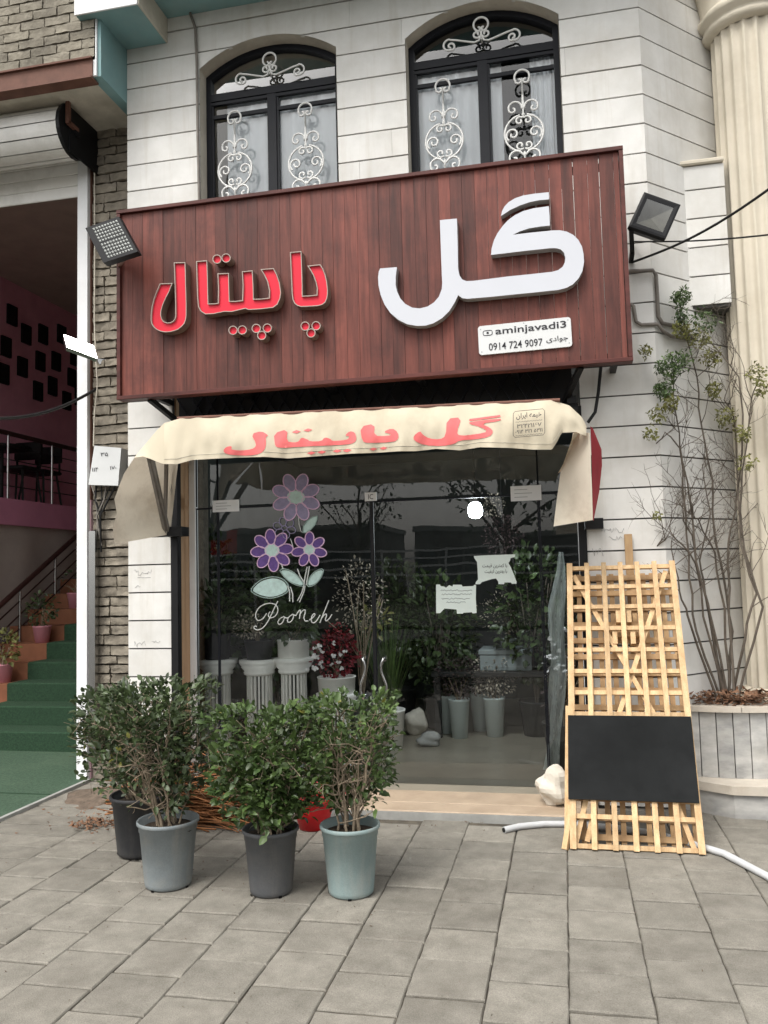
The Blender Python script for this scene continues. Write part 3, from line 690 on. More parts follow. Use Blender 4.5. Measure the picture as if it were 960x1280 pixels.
# ---------------------------------------------------------------- wooden sign board with channel letters
mat('sign_wood', (0.055, 0.0135, 0.0095), 0.55, streak=(0.028, 0.008, 0.006, 0.7), col2=(0.195, 0.054, 0.038), scale=2.8, stretch=(9, 9, 0.7), orand=0.28, bump=0.15, bscale=9, ramp=(0.28, 0.72), dirt=(0.03, 0.009, 0.008), dirt_scale=3, dirt_amt=0.55, spec=0.35)
mat('sign_trim', (0.05, 0.013, 0.010), 0.5, col2=(0.11, 0.03, 0.024), scale=3, stretch=(1, 5, 5), bump=0.1, bscale=8)
mat('letter_white', (0.55, 0.565, 0.61), 0.35, 0.02, scale=3); mat('letter_side', (0.33, 0.32, 0.31), 0.5, 0.1, scale=6)
mat('letter_red', (0.68, 0.014, 0.040), 0.45, 0.12, scale=160, ramp=(0.3, 0.7)); mat('letter_rim', (0.38, 0.32, 0.28), 0.45, 0.1, scale=10); mat('channel_side', (0.22, 0.15, 0.12), 0.55, 0.15, scale=8)
SY = 5.37
tl, tr_, br, bl = onY(148, 262, SY), onY(778, 184, SY), onY(792, 452, SY), onY(145, 500, SY)
sx0, sx1 = (tl.x+bl.x)/2, (tr_.x+br.x)/2; sz0, sz1 = (br.z+bl.z)/2, (tl.z+tr_.z)/2
sign = thing('shop_sign', ((sx0+sx1)/2, SY, sz0), 'long dark red wooden plank sign board with white and red Persian letters', 'sign')
fwd = 0.028
x = sx0+fwd; plank_i = 0
while x < sx1-fwd-0.02:
    w_ = min(RND.uniform(0.072, 0.092), sx1-fwd-x)
    if sx1-fwd-x-w_ < 0.03: w_ = sx1-fwd-x
    gap = 0.0034 if x+w_ > 0.02 and plank_i % 2 else 0.0010
    mb = MB(); dy = RND.uniform(-0.002, 0.002); mb.cbox(x+0.0006, x+w_-gap, SY+0.012+dy, SY+0.03+dy, sz0+fwd, sz1-fwd, 0.0022); obj('plank', mb, 'sign_wood', sign)
    x += w_; plank_i += 1
for (a_, b_, c_, d_) in ((sx0, sx1, sz1-fwd, sz1), (sx0, sx1, sz0, sz0+fwd)):
    mb = MB(); mb.cbox(a_, b_, SY-0.012, SY+0.075, c_, d_, 0.003); obj('trim_board', mb, 'sign_trim', sign)
for (a_, b_) in ((sx0, sx0+fwd), (sx1-fwd, sx1)):
    mb = MB(); mb.cbox(a_+0.001, b_-0.001, SY-0.010, SY+0.075, sz0+fwd, sz1-fwd, 0.003); obj('trim_board', mb, 'sign_trim', sign)
# steel frame that carries the board off the wall
for z_, n_ in ((sz0+0.03, 0), (sz1-0.12, 1)):
    mb = MB(); mb.box(sx0+0.03, sx1-0.03, SY+0.033, SY+0.073, z_, z_+0.04)
    for i in range(6):
        xx = lerp(max(sx0, FXL)+0.2, sx1-0.1, i/5); mb.box(xx-0.02, xx+0.02, SY+0.073, W+(0.02 if not (OXL < xx < OXR and z_ < OZT) else 0.06), z_, z_+0.04)
    obj('steel_frame', mb, 'black_metal', sign)
for px_ in (188, 728):
    p = onY(px_, 505, SY+0.06); mb = MB(); mb.bar((p.x, SY+0.05, sz0+0.002), (p.x+0.12*(1 if px_ < 400 else -1), W+0.0, sz0-0.17), 0.035, 0.035); obj('brace', mb, 'black_metal', sign)
# big white letters
def cP(p): return (460+p[0]/3.4286, 230+p[1]/3.4286)
LY = SY-0.055
def sp(px): q = onY(px[0], px[1], LY); return (q.x, q.z)
body = [(308,155),(345,151),(381,148),(384,250),(386,360),(391,390),(404,409),(422,416),(450,415),(600,396),(700,386),(790,376),(815,369),(834,355),(844,335),(846,315),(840,294),(825,280),(806,275),(780,275),(660,288),(527,304),(530,275),(540,240),(556,209),(577,180),(600,155),(630,133),(665,116),(710,104),(775,95),(778,137),(780,178),(740,182),(690,190),(650,203),(622,217),(700,208),(790,199),(822,198),(852,204),(880,218),(902,240),(917,268),(924,300),(926,335),(918,375),(902,405),(878,430),(850,445),(815,454),(700,466),(600,476),(500,486),(425,492),(404,489),(386,476),(372,507),(348,545),(316,576),(280,597),(245,607),(210,608),(168,601),(130,582),(95,552),(70,515),(54,475),(45,435),(43,400),(46,375),(52,362),(124,356),(119,395),(118,430),(124,460),(138,490),(160,514),(190,530),(222,533),(255,525),(283,507),(304,482),(316,450),(318,425),(314,330)]
sark = [(775,35),(776,66),(735,69),(695,77),(650,92),(610,111),(570,137),(574,117),(585,96),(602,78),(630,61),(665,49),(715,41)]
for nm, pl in (('letter_gaf_lam', body), ('letter_stroke', sark)):
    pts = [sp(cP(p)) for p in pl]
    mb = MB(); mb.prism([(x_, LY+0.0006, z_) for x_, z_ in pts], (0, SY+0.014-LY, 0), (False, True)); lt = obj('white_letter', mb, 'letter_side', sign)
    ar = sum(pts[i][0]*pts[(i+1) % len(pts)][1]-pts[(i+1) % len(pts)][0]*pts[i][1] for i in range(len(pts)))
    f_ = [(x_, LY, z_) for x_, z_ in pts]; mb = MB(); mb.add(f_, [tuple(range(len(f_))) if ar > 0 else tuple(range(len(f_)))[::-1]]); obj('letter_face', mb, 'letter_white', lt)
# red channel letters with raised pale rims
A_ = lambda p: (180+p[0]/8, 300+p[1]/8)
B_ = lambda p: (290+p[0]/7.3846, 300+p[1]/7.3846)
lam = [A_(p) for p in [(305,230),(420,228),(424,330),(426,450),(430,560),(432,660),(432,755),(426,800),(412,838),(388,868),(352,897),(310,914),(265,925),(215,927),(170,918),(130,900),(100,873),(82,843),(75,808),(76,750),(85,670),(102,600),(128,528),(165,440),(232,438),(293,435),(262,515),(222,595),(196,655),(180,715),(177,755),(186,793),(206,818),(236,830),(268,829),(296,815),(314,792),(321,760),(320,640),(314,450)]]
mid = [(246,327.25),(259.75,326),(260.6,350),(261.25,380),(267,380),(273.1,379.25),(273.5,362.5),(272.75,342.5),(286.9,341.9),(287.25,360),(287.75,376.9),(296,376.8),(303.5,375.8),(304.2,356.9),(303.1,340),(316.4,338.6),(317.5,358.2),(317.8,374.2),(327,374),(336.7,372.9),(337.1,363.6),(334.7,352.8),(330.6,344),(326.3,337.2),(342.8,335.9),(346.9,344),(350.3,354.2),(352,366.4),(350.9,373.8),(347.6,381.2),(342.1,385.3),(326,387.2),(311,388),(307.6,386.4),(290,390.5),(281.25,390.25),(267.5,393.1),(257.5,393.5),(251.25,389.4),(248.5,383.75),(247.25,370)]
pa_ = [B_(p) for p in [(540,118),(645,108),(649,210),(652,300),(655,410),(656,520),(720,517),(785,510),(788,450),(776,395),(755,335),(728,285),(700,243),(760,236),(820,230),(845,270),(866,325),(880,385),(888,450),(889,500),(882,545),(866,580),(838,603),(800,613),(720,619),(640,622),(605,610),(580,588),(564,555),(557,500),(550,350)]]
dots = [(272.0,324.6),(283.4,323.2),(292,413.4),(303.6,413),(321.0,411),(334.8,410.6),(327.8,419.8),(382.0,408.2),(395.7,407.8),(389.3,416.8)]
def channel(pl, nm):
    pts = [sp(p) for p in pl]; ar = sum(pts[i][0]*pts[(i+1) % len(pts)][1]-pts[(i+1) % len(pts)][0]*pts[i][1] for i in range(len(pts)))
    if ar < 0: pts = pts[::-1]
    inn = inset(pts, 0.0055); n = len(pts); y0 = LY-0.012; yf = LY+0.004
    mb = MB(); mb.prism([(x_, y0+0.0008, z_) for x_, z_ in pts], (0, SY+0.014-y0, 0), (False, True)); lt = obj('red_letter', mb, 'channel_side', sign)
    rim = MB(); rim.add([(x_, y0, z_) for x_, z_ in pts]+[(x_, y0, z_) for x_, z_ in inn]+[(x_, yf, z_) for x_, z_ in inn], [(i, (i+1) % n, (i+1) % n+n, i+n) for i in range(n)]+[(i+n, (i+1) % n+n, (i+1) % n+2*n, i+2*n) for i in range(n)])
    obj('rim', rim, 'letter_rim', lt)
    fc = MB(); fc.add([(x_, yf-0.0005, z_) for x_, z_ in inn], [tuple(range(n))]); obj('letter_face', fc, 'letter_red', lt)
for pl, nm in ((lam, 'lam'), (mid, 'pita'), (pa_, 'pa')): channel(pl, nm)
for c in dots: channel([(c[0]+5.7*math.cos(t), c[1]+5.7*math.sin(t)) for t in [2*math.pi*i/18 for i in range(18)]], 'dot')
# phone number plate
mat('plate', (0.62, 0.63, 0.63), 0.4, 0.03, scale=4)
cs = [onY(*p, SY-0.004) for p in ((597, 408), (713, 396), (713.5, 433), (599, 444))]
ax = (cs[1]-cs[0]).normalized(); ax.y = 0; az = Vector((-ax.z, 0, ax.x))
pw, ph = (cs[1]-cs[0]).length, (cs[0]-cs[3]).length; o0 = cs[3].copy()
def pl2(u_, v_, d=0.0): q = o0 + ax*u_ + az*v_; q.y = SY-0.004-d; return q
rr_ = 0.02; rpts = []
for (cx_, cy_, a0_) in ((pw-rr_, rr_, -90), (pw-rr_, ph-rr_, 0), (rr_, ph-rr_, 90), (rr_, rr_, 180)):
    for k in range(6): an = math.radians(a0_+18*k); rpts.append((cx_+rr_*math.cos(an), cy_+rr_*math.sin(an)))
mb = MB(); mb.prism([pl2(*p) for p in rpts], (0, 0.02, 0)); plate = obj('phone_plate', mb, 'plate', sign)
obj('lettering', text_mb('aminjavadi3', pl2(pw*.19, ph*.58, .0008), ax, az, width=pw*.76, height=ph*.31, off=0.012), 'ink', plate)
obj('lettering', text_mb('0914 724 9097', pl2(pw*.11, ph*.12, .0008), ax, az, width=pw*.58, height=ph*.25, off=0.006), 'ink', plate)
obj('lettering', text_mb('جوادی', pl2(pw*.73, ph*.18, .0008), ax, az, width=pw*.23, height=ph*.22, off=0.006, arabic=True), 'ink', plate)
ic = [(pw*(.055+.1*math.copysign(min(1, abs(math.cos(t))**.5), math.cos(t))*.5+.05), ph*(.74+.085*math.copysign(min(1, abs(math.sin(t))**.5), math.sin(t)))) for t in [2*math.pi*i/20 for i in range(21)]]
mb = MB(); mb.tube([pl2(*p, .001) for p in ic], 0.0022, 4); mb.add([pl2(pw*.105+.008*math.cos(t), ph*.74+.008*math.sin(t), .0015) for t in [2*math.pi*i/10 for i in range(10)]], [tuple(range(10))]); obj('camera_emblem', mb, 'ink', plate)
mb = MB()
for u_, v_ in ((.03, .88), (.5, .95), (.97, .9), (.03, .1), (.97, .12)): mb.add([pl2(pw*u_+.004*math.cos(t), ph*v_+.004*math.sin(t), .001) for t in [2*math.pi*i/8 for i in range(8)]], [tuple(range(8))])
obj('screw', mb, 'grey_ink', plate)

# ---------------------------------------------------------------- awning
mat('awning_cloth', (0.66, 0.59, 0.455), 0.85, 0.05, scale=3, transl=0.18, bump=0.22, bscale=13, dirt=(0.36, 0.28, 0.19), dirt_scale=2.4, dirt_amt=0.4)
mat('awning_side', (0.70, 0.63, 0.52), 0.85, 0.06, scale=3, transl=0.35, bump=0.22, bscale=13, dirt=(0.30, 0.22, 0.15), dirt_scale=2.2, dirt_amt=0.5)
mat('awning_red', (0.32, 0.018, 0.03), 0.7, 0.15, scale=4, transl=0.15); mat('awning_print', (0.74, 0.16, 0.16), 0.8, 0.1, scale=12)
AY = 5.16
ac = onY(460, 540, AY)
awn = thing('awning', (ac.x, AY, onY(460, 570, AY).z), 'cream fabric shop awning with faded red Persian lettering and hanging side flaps', 'awning')
def interp(tab, t):
    for (a_, b_) in zip(tab, tab[1:]):
        if t <= b_[0]: return lerp(a_[1], b_[1], (t-a_[0])/(b_[0]-a_[0]))
    return tab[-1][1]
topl = [(205, 529), (225, 523), (300, 519), (460, 512), (600, 505), (690, 500), (712, 507), (728, 522), (735, 536)]
botl = [(205, 580), (222, 580), (240, 575), (275, 573), (300, 572), (330, 571), (360, 573), (400, 570), (440, 567), (470, 566), (500, 564), (520, 564), (545, 561), (575, 563), (600, 559), (640, 560), (665, 562), (690, 562), (696, 553), (702, 541), (720, 540), (733, 545)]
def wrk(x_, v): return 0.0035*math.sin(x_*0.33+3*v)*v + 0.003*math.sin(x_*0.19-5*v+1.3) + 0.004*math.sin(v*7+x_*0.021)*math.sin(x_*0.09) + (0.02*math.exp(-((x_-230)/25)**2)-0.018*math.exp(-((x_-665-30*v)/14)**2))*math.sin(v*2.6)
rows = []; NX = 260
for j in range(13):
    v = j/12; row = []
    for i in range(NX+1):
        px_ = lerp(205, 733, i/NX); py_ = lerp(interp(topl, px_), interp(botl, px_), v)
        y = AY + 0.03*(1-v) - 0.02*math.sin(v*3.1) + v*(0.012*math.sin(px_*0.11)+0.010*math.sin(px_*0.047+1)) + (0.10*max(0, (px_-690)/45)**1.5) + wrk(px_, v)
        row.append(onY(px_, py_, y))
    rows.append(row)
mb = MB(); mb.grid(rows[::-1]); vl_ = obj('valance', mb, 'awning_cloth', awn)
for vv in (10.6/12,):
    ps_ = []
    for i in range(0, NX-14):
        px_ = lerp(205, 733, i/NX); t0, b0 = interp(topl, px_), interp(botl, px_); y = AY + 0.03*(1-vv) - 0.02*math.sin(vv*3.1) + vv*(0.012*math.sin(px_*0.11)+0.010*math.sin(px_*0.047+1)) + (0.10*max(0, (px_-690)/45)**1.5) + wrk(px_, vv)
        ps_.append(onY(px_, lerp(t0, b0, vv), y-0.001))
    mb = MB(); mb.tube(ps_, 0.0016, 4); obj('hem_stitching', mb, 'plaster_beige', vl_)
# left end of the valance wraps down into the side flap
e1 = [(205, 529), (196, 538), (186, 550), (175, 563), (168, 572)]; e2 = [(205, 580), (198, 578), (189, 574), (179, 570.5), (168, 572)]
rows = [[lerp(onY(*a_, AY+0.03), onY(*b_, AY+0.0), v) for v in (0, .33, .66, 1)] for a_, b_ in zip(e1, e2)]
mb = MB(); mb.grid(rows); obj('valance_corner', mb, 'awning_cloth', awn)
le = [(206, 531), (168, 572), (155, 592), (148, 610), (143, 624), (146, 642), (141, 660), (143, 680)]; ri = [(232, 540), (224, 560), (222, 585), (220, 600), (218, 620), (216, 640), (214, 655), (212, 668)]
rows = []
for k, (a_, b_) in enumerate(zip(le, ri)):
    row = []
    for i in range(9):
        t = i/8; px_ = lerp(a_[0], b_[0], t); py_ = lerp(a_[1], b_[1], t); y = lerp(AY+0.06, W-0.10, t) - 0.05*math.sin(t*math.pi)*math.sin(k*0.9+0.5)
        row.append(onY(px_, py_, y))
    rows.append(row)
mb = MB(); mb.grid(rows[::-1]); obj('left_flap', mb, 'awning_side', awn)
le = [(716, 541), (713, 562), (701, 588), (698, 610), (695, 632), (692, 658)]; ri = [(737, 541), (738.5, 562), (739, 588), (740, 610), (740.5, 630), (741, 650)]
rows = []
for k, (a_, b_) in enumerate(zip(le, ri)):
    rows.append([onY(lerp(a_[0], b_[0], i/7), lerp(a_[1], b_[1], i/7), lerp(AY+0.26, AY+0.08, i/7) - 0.03*math.sin(i/7*math.pi)*math.sin(k*1.1)) for i in range(8)])
mb = MB(); mb.grid(rows[::-1]); obj('right_flap', mb, 'awning_side', awn)
mb = MB(); mb.grid([[onY(718, 540, AY+0.12), onY(727, 540, AY+0.2)], [onY(704, 580, AY+0.22), onY(716, 556, AY+0.3)], [onY(697, 592, AY+0.255), onY(703, 588, AY+0.3)]]); obj('flap_lining', mb, 'awning_cloth', awn)
le = [(738, 533), (739, 560), (740, 590), (740.5, 620), (741, 650)]; ri = [(741, 535), (752, 562), (752.5, 582), (749, 615), (742, 651)]
rows = [[onY(lerp(a_[0], b_[0], i/4), lerp(a_[1], b_[1], i/4), lerp(AY+0.1, AY+0.36, i/4)) for i in range(5)] for a_, b_ in zip(le, ri)]
mb = MB(); mb.grid(rows[::-1]); obj('red_side_flap', mb, 'awning_red', awn)
# top rod, roller and folding arms
a_, b_ = onY(222, 524, AY+0.04), onY(700, 501, AY+0.04)
mb = MB(); mb.tube([a_+Vector((0, 0, .004)), b_+Vector((0, 0, .004))], 0.013, 8); obj('front_rod', mb, 'rust_paint', awn)
mb = MB(); mb.tube([(OXL+0.02, W-0.09, a_.z+0.03), (OXR-0.02, W-0.09, b_.z+0.03)], 0.05, 10); mb.box(OXL+0.03, OXL+0.09, W-0.1, W+0.03, a_.z-0.02, a_.z+0.08); mb.box(OXR-0.09, OXR-0.03, W-0.1, W+0.03, a_.z-0.02, a_.z+0.08)
obj('roller', mb, 'black_metal', awn)
mb = MB(); c1_, c2_ = Vector((a_.x+0.02, W-0.08, a_.z+0.06)), Vector((b_.x-0.02, W-0.08, b_.z+0.06))
mb.quad(a_+Vector((0, 0, .012)), b_+Vector((0, 0, .012)), c2_, c1_); obj('canopy_cloth', mb, 'awning_cloth', awn)
for arm in ([(186, 572, AY+.05), (207, 668, W-.12)], [(190, 572, AY+.05), (211, 667, W-.1)], [(208, 580, W-.3), (206, 668, W-.1)], [(214, 580, W-.14), (212, 668, W-.07)]):
    mb = MB(); mb.bar(onY(*arm[0]), onY(*arm[1]), 0.022, 0.022, (0, 1, 0)); obj('arm', mb, 'grey_pipe', awn)
q = onY(222, 664, W-0.05); mb = MB(); mb.box(q.x-0.09, q.x+0.07, W-0.13, W-0.002, q.z-0.04, q.z+0.03); obj('arm_bracket', mb, 'black_metal', awn)
q = onY(744, 655, W-0.05); mb = MB(); mb.box(q.x-0.07, q.x+0.05, W-0.13, W-0.002, q.z-0.035, q.z+0.035); mb.bar((q.x-0.03, W-0.1, q.z), onY(739, 570, AY+.2), 0.02, 0.02, (0, 1, 0)); obj('arm_bracket', mb, 'black_metal', awn)
# printed lettering, laid on the curved cloth
def vY(px_, py_):
    v = (py_-interp(topl, px_))/(interp(botl, px_)-interp(topl, px_))
    return AY + 0.03*(1-v) - 0.02*math.sin(v*3.1) + v*(0.012*math.sin(px_*0.11)+0.010*math.sin(px_*0.047+1)) + (0.10*max(0, (px_-690)/45)**1.5) + wrk(px_, v)
def dens(pl, step=4.0):
    out = []
    for i, p in enumerate(pl):
        q_ = pl[(i+1) % len(pl)]; n = max(1, int(math.hypot(q_[0]-p[0], q_[1]-p[1])/step))
        out += [(lerp(p[0], q_[0], k/n), lerp(p[1], q_[1], k/n)) for k in range(n)]
    return out
C5 = lambda p: (260+p[0]/4.8, 510+p[1]/4.8); C6 = lambda p: (440+p[0]/3, 490+p[1]/3)
prints = [[C5(p) for p in [(258,155),(322,138),(365,165),(345,172),(348,215),(340,250),(310,275),(250,286),(160,284),(105,275),(90,255),(110,232),(140,228),(143,240),(135,248),(180,255),(240,252),(280,240),(290,215)]],
          [C5(p) for p in [(395,152),(478,125),(470,200),(520,208),(545,200),(560,175),(600,190),(610,200),(680,200),(700,175),(735,185),(745,198),(800,195),(840,188),(850,170),(820,165),(850,138),(880,145),(892,180),(880,208),(830,220),(700,226),(560,232),(450,240),(410,235),(400,215)]],
          [C6(p) for p in [(30,130),(85,118),(82,165),(135,165),(150,158),(115,150),(150,135),(172,150),(175,175),(155,188),(60,192),(38,185)]],
          [C6(p) for p in [(355,100),(412,94),(392,150),(402,165),(470,158),(512,148),(480,130),(440,120),(440,112),(558,98),(558,108),(482,118),(520,135),(530,150),(515,168),(460,178),(400,182),(385,195),(340,203),(270,200),(232,182),(230,165),(255,145),(265,160),(290,175),(330,178),(352,165)]],
          [C6(p) for p in [(440,101),(555,86),(558,93),(440,109)]]]
for cx_, cy_ in ((530, 142), (600, 132), (620, 270), (682, 265), (775, 258), (835, 255)): prints.append([C5(p) for p in ((cx_-27, cy_+2), (cx_, cy_-10), (cx_+27, cy_-2), (cx_, cy_+10))])
for cx_, cy_ in ((80, 214), (118, 211)): prints.append([C6(p) for p in ((cx_-15, cy_+1), (cx_, cy_-6), (cx_+15, cy_-1), (cx_, cy_+6))])
for pl in prints:
    q = dens(chaikin(pl, 1) if len(pl) > 5 else pl, 3.0)
    # interior points so that the print follows the cloth
    gp = list(q); xs_ = [p[0] for p in q]; ys_ = [p[1] for p in q]
    def inp(x_, y_):
        c_ = False
        for i in range(len(q)):
            (ax_, ay_), (bx_, by_) = q[i], q[i-1]
            if (ay_ > y_) != (by_ > y_) and x_ < (bx_-ax_)*(y_-ay_)/(by_-ay_)+ax_: c_ = not c_
        return c_
    x_ = min(xs_)+1.5
    while x_ < max(xs_):
        y_ = min(ys_)+1.2
        while y_ < max(ys_):
            if inp(x_, y_): gp.append((x_, y_))
            y_ += 3.0
        x_ += 3.0
    res = delaunay_2d_cdt([Vector(p) for p in gp], [], [list(range(len(q)))], 1, 1e-4)
    mb = MB(); ps = [onY(p.x, p.y, vY(p.x, p.y)-0.0035) for p in res[0]]; fs_ = []
    for f_ in res[2]:
        a_, b_, c_ = [ps[i] for i in f_[:3]]
        fs_.append(tuple(f_) if (b_-a_).cross(c_-a_).y < 0 else tuple(f_)[::-1])
    mb.add(ps, fs_, True); obj('printed_letter', mb, 'awning_print', awn)
# maker's stamp
s0, s1, s2 = onY(641.5, 547, AY-0.036), onY(681, 543.5, AY-0.036), onY(641.5, 514.5, AY-0.024)
ex = (s1-s0).normalized(); ez = (s2-s0).normalized(); sw, sh = (s1-s0).length, (s2-s0).length
S = lambda u_, v_: s0 + ex*(sw*u_) + ez*(sh*v_)
mb = MB(); mb.tube([S(*p) for p in ((.06, 0), (.94, 0), (1, .08), (1, .92), (.94, 1), (.06, 1), (0, .92), (0, .08), (.06, 0))], 0.0016, 4); obj('stamp_border', mb, 'ink', awn)
obj('stamp_lettering', text_mb('خیمه ایران', S(.1, .66), ex, ez, width=sw*.8, height=sh*.26, off=0.012, arabic=True), 'ink', awn)
obj('stamp_lettering', text_mb('۳۲۴۲۱۱۶۷', S(.12, .33), ex, ez, width=sw*.78, height=sh*.17, off=0.012), 'ink', awn)
obj('stamp_lettering', text_mb('۰۹۱۴ ۳۲۱ ۵۳۱۱', S(.07, .13), ex, ez, width=sw*.86, height=sh*.15, off=0.012), 'ink', awn)
mb = MB()
for v in (.58, .055): mb.tube([S(u_, v+.012*math.sin(u_*70)) for u_ in [.08+.84*i/30 for i in range(31)]], 0.0012, 4)
obj('stamp_lettering', mb, 'ink', awn)

# ---------------------------------------------------------------- floodlights
mat('led_dead', (0.5, 0.52, 0.5), 0.3, 0.2, scale=60); mat('lamp_lit', (1.0, 0.98, 0.93), 0.4, 0.0, emit=9.0)
mat('reflector', (0.085, 0.082, 0.068), 0.6, 0.2, scale=10)
def quad_frame(p00, p10, p01):
    o = Vector(p00); return o, Vector(p10)-o, Vector(p01)-o
# grid LED floodlight at the left end of the sign
yA = SY-0.20
o_, eu, ev = quad_frame(onY(106.5, 285, yA+.04), onY(148, 270.5, yA), onY(129, 328.5, yA-.06))
nrm = eu.cross(ev).normalized(); nrm = nrm if nrm.y < 0 else -nrm
fl = thing('floodlight', o_+eu*.5+ev*.5-nrm*0.03, 'square black floodlight with a grid of LEDs at the brick end of the sign', 'floodlight')
mb = MB(); mb.prism([o_, o_+eu, o_+eu+ev, o_+ev], -nrm*0.05); obj('housing', mb, 'black_metal', fl)
mb = MB()
for i in range(9):
    for j in range(10):
        c = o_ + eu*(0.17+0.76*(i+.5)/9) + ev*(0.07+0.86*(j+.5)/10+(0.012 if j > 4 else -0.012)) + nrm*0.001
        mb.add([c+(eu*math.cos(t)*.037+ev*math.sin(t)*.037) for t in [math.pi/4+math.pi/2*k for k in range(4)]]+[c+nrm*0.008], [(0, 1, 4), (1, 2, 4), (2, 3, 4), (3, 0, 4)])
obj('led_array', mb, 'led_dead', fl, kind='stuff')
mb = MB(); mb.bar(o_+eu*.6+ev*.95-nrm*.03, (sx0+0.015, SY+0.0, o_.z-0.24), 0.02, 0.02); mb.bar(o_+eu*.6+ev*.5-nrm*.045, (sx0+0.013, SY+0.01, o_.z-0.08), 0.025, 0.02); obj('bracket', mb, 'rust_paint', fl)
# square floodlight with faceted reflector on the right
yB = W-0.30
o_, eu, ev = quad_frame(onY(805.5, 240, yB), onY(851, 256, yB+.05), onY(786, 282.5, yB-.08))
nrm = eu.cross(ev).normalized(); nrm = nrm if nrm.y < 0 else -nrm
fl = thing('floodlight', o_+eu*.5+ev*.5-nrm*0.04, 'square floodlight with a faceted grey reflector beside the round stone column', 'floodlight')
mb = MB(); P4 = lambda k, d: [o_+eu*k+ev*k+nrm*d, o_+eu*(1-k)+ev*k+nrm*d, o_+eu*(1-k)+ev*(1-k)+nrm*d, o_+eu*k+ev*(1-k)+nrm*d]
mb.prism(P4(0, 0), -nrm*0.03, (False, False)); bk = P4(.12, -.10); f0 = P4(0, -.03)
mb.add(f0+bk, [(0, 4, 5, 1), (1, 5, 6, 2), (2, 6, 7, 3), (3, 7, 4, 0), (4, 7, 6, 5)])
q0, q1, q2 = P4(0, 0), P4(.05, .004), P4(.14, 0)
mb.add(q0+q1+q2, [(i, (i+1) % 4, (i+1) % 4+4, i+4) for i in range(4)]+[(i+4, (i+1) % 4+4, (i+1) % 4+8, i+8) for i in range(4)]); obj('housing', mb, 'black_metal', fl)
mb = MB(); cc = o_+eu*.45+ev*.48-nrm*.05; mb.add(P4(.14, -.003)+[cc], [(0, 1, 4), (1, 2, 4), (2, 3, 4), (3, 0, 4)]); obj('reflector', mb, 'reflector', fl)
mb = MB(); mb.quad(*P4(.14, -.001)); obj('front_glass', mb, 'lamp_glass', fl)
lo_ = onY(790, 316, W-0.1); mb = MB(); mb.bar(o_+eu*.1+ev*.98-nrm*.03, (lo_.x, W-0.12, lo_.z), 0.03, 0.02); mb.bar((lo_.x, W-0.12, lo_.z), (lo_.x, W+0.002, lo_.z-0.02), 0.03, 0.03); obj('bracket', mb, 'black_metal', fl)
# the lit floodlight on the neighbour's post
o_, eu, ev = quad_frame(onY(80, 418, 5.72), onY(117, 432, 5.84), onY(84, 433, 5.66))
nrm = eu.cross(ev).normalized(); nrm = nrm if nrm.dot(Vector(CAM)-o_) > 0 else -nrm
fl = thing('floodlight', o_+eu*.5+ev*.5, 'small lit white floodlight fixed by the white shutter post', 'floodlight')
mb = MB(); mb.prism([o_-nrm*.008, o_+eu-nrm*.008, o_+eu+ev-nrm*.008, o_+ev-nrm*.008], -nrm*0.035); obj('housing', mb, 'steel', fl)
mb = MB(); mb.prism([o_+eu*k+ev*l for k, l in ((0, 0), (1, 0), (1, 1), (0, 1))], -nrm*0.007); obj('lamp_panel', mb, 'lamp_lit', fl)
pb_ = onY(121, 448, 6.08); mb = MB(); mb.bar(o_+eu*.85+ev*.6-nrm*.04, pb_, 0.014, 0.014); mb.bar(pb_+Vector((-.02, .05, -.02)), pb_+Vector((.03, .08, .02)), .05, .05); obj('bracket', mb, 'steel', fl)

# faint pencil scribbles on the facade stones
mat('pencil', (0.40, 0.40, 0.40), 0.8, 0.1)
rg = random.Random(3)
for (x0_, x1_, y_, h_) in ((752, 782, 663, 3.5), (760, 778, 672, 3), (741, 756, 690, 5), (168, 190, 716, 4), (169, 176, 734, 3), (168, 182, 805, 4), (190, 200, 804, 4), (172, 190, 722, .5)):
    pts = []; x = x0_
    while x < x1_: pts.append(onY(x+rg.uniform(-1.2, 1.2), y_+rg.uniform(-h_, h_), W-0.0016)); x += 1.5
    mb = MB(); mb.tube(pts, 0.0016, 4); obj('pencil_scribble', mb, 'pencil', shop)
# ---------------------------------------------------------------- neighbouring building on the left
mat('pink_wall', (0.80, 0.38, 0.50), 0.8, 0.1, scale=3); mat('pink_fascia', (0.62, 0.25, 0.38), 0.7, 0.08, scale=3); mat('pink_jamb', (0.55, 0.36, 0.40), 0.6, 0.1, scale=6)
mat('beige_cloth', (0.42, 0.36, 0.33), 0.9, 0.06, scale=5); mat('brown_ceiling', (0.46, 0.37, 0.33), 0.85, 0.1); mat('terracotta', (0.21, 0.085, 0.045), 0.7, 0.15, scale=7)
mat('green_carpet', (0.022, 0.053, 0.028), 0.95, 0.35, scale=60, bump=0.6, bscale=300); mat('turf', (0.05, 0.088, 0.056), 0.95, 0.3, scale=50, bump=0.6, bscale=250, dirt=(0.09, 0.13, 0.085), dirt_scale=1.4, dirt_amt=0.45)
mat('dark_wood', (0.045, 0.02, 0.018), 0.35, 0.2, scale=8, stretch=(1, 1, 5)); mat('dull_black', (0.012, 0.012, 0.012), 0.6, 0.2)
mat('shutter_slat', (0.86, 0.85, 0.82), 0.5, 0.06, scale=3, dirt=(0.35, 0.33, 0.28), dirt_scale=2.2, dirt_amt=0.4)
NYB = 6.15
nb = thing('brick_building', (-4.6, 6.4, 0), 'unfinished grey brick building with steel beam and open stair hall', 'building')
OV = 5.39                                    # front plane of its overhanging upper storey
bb = onY(155, 127, W); ox = bb.x; ozb = bb.z-0.02
bt = onY(118, 73, OV).z; bbm = onY(118, 95, OV).z
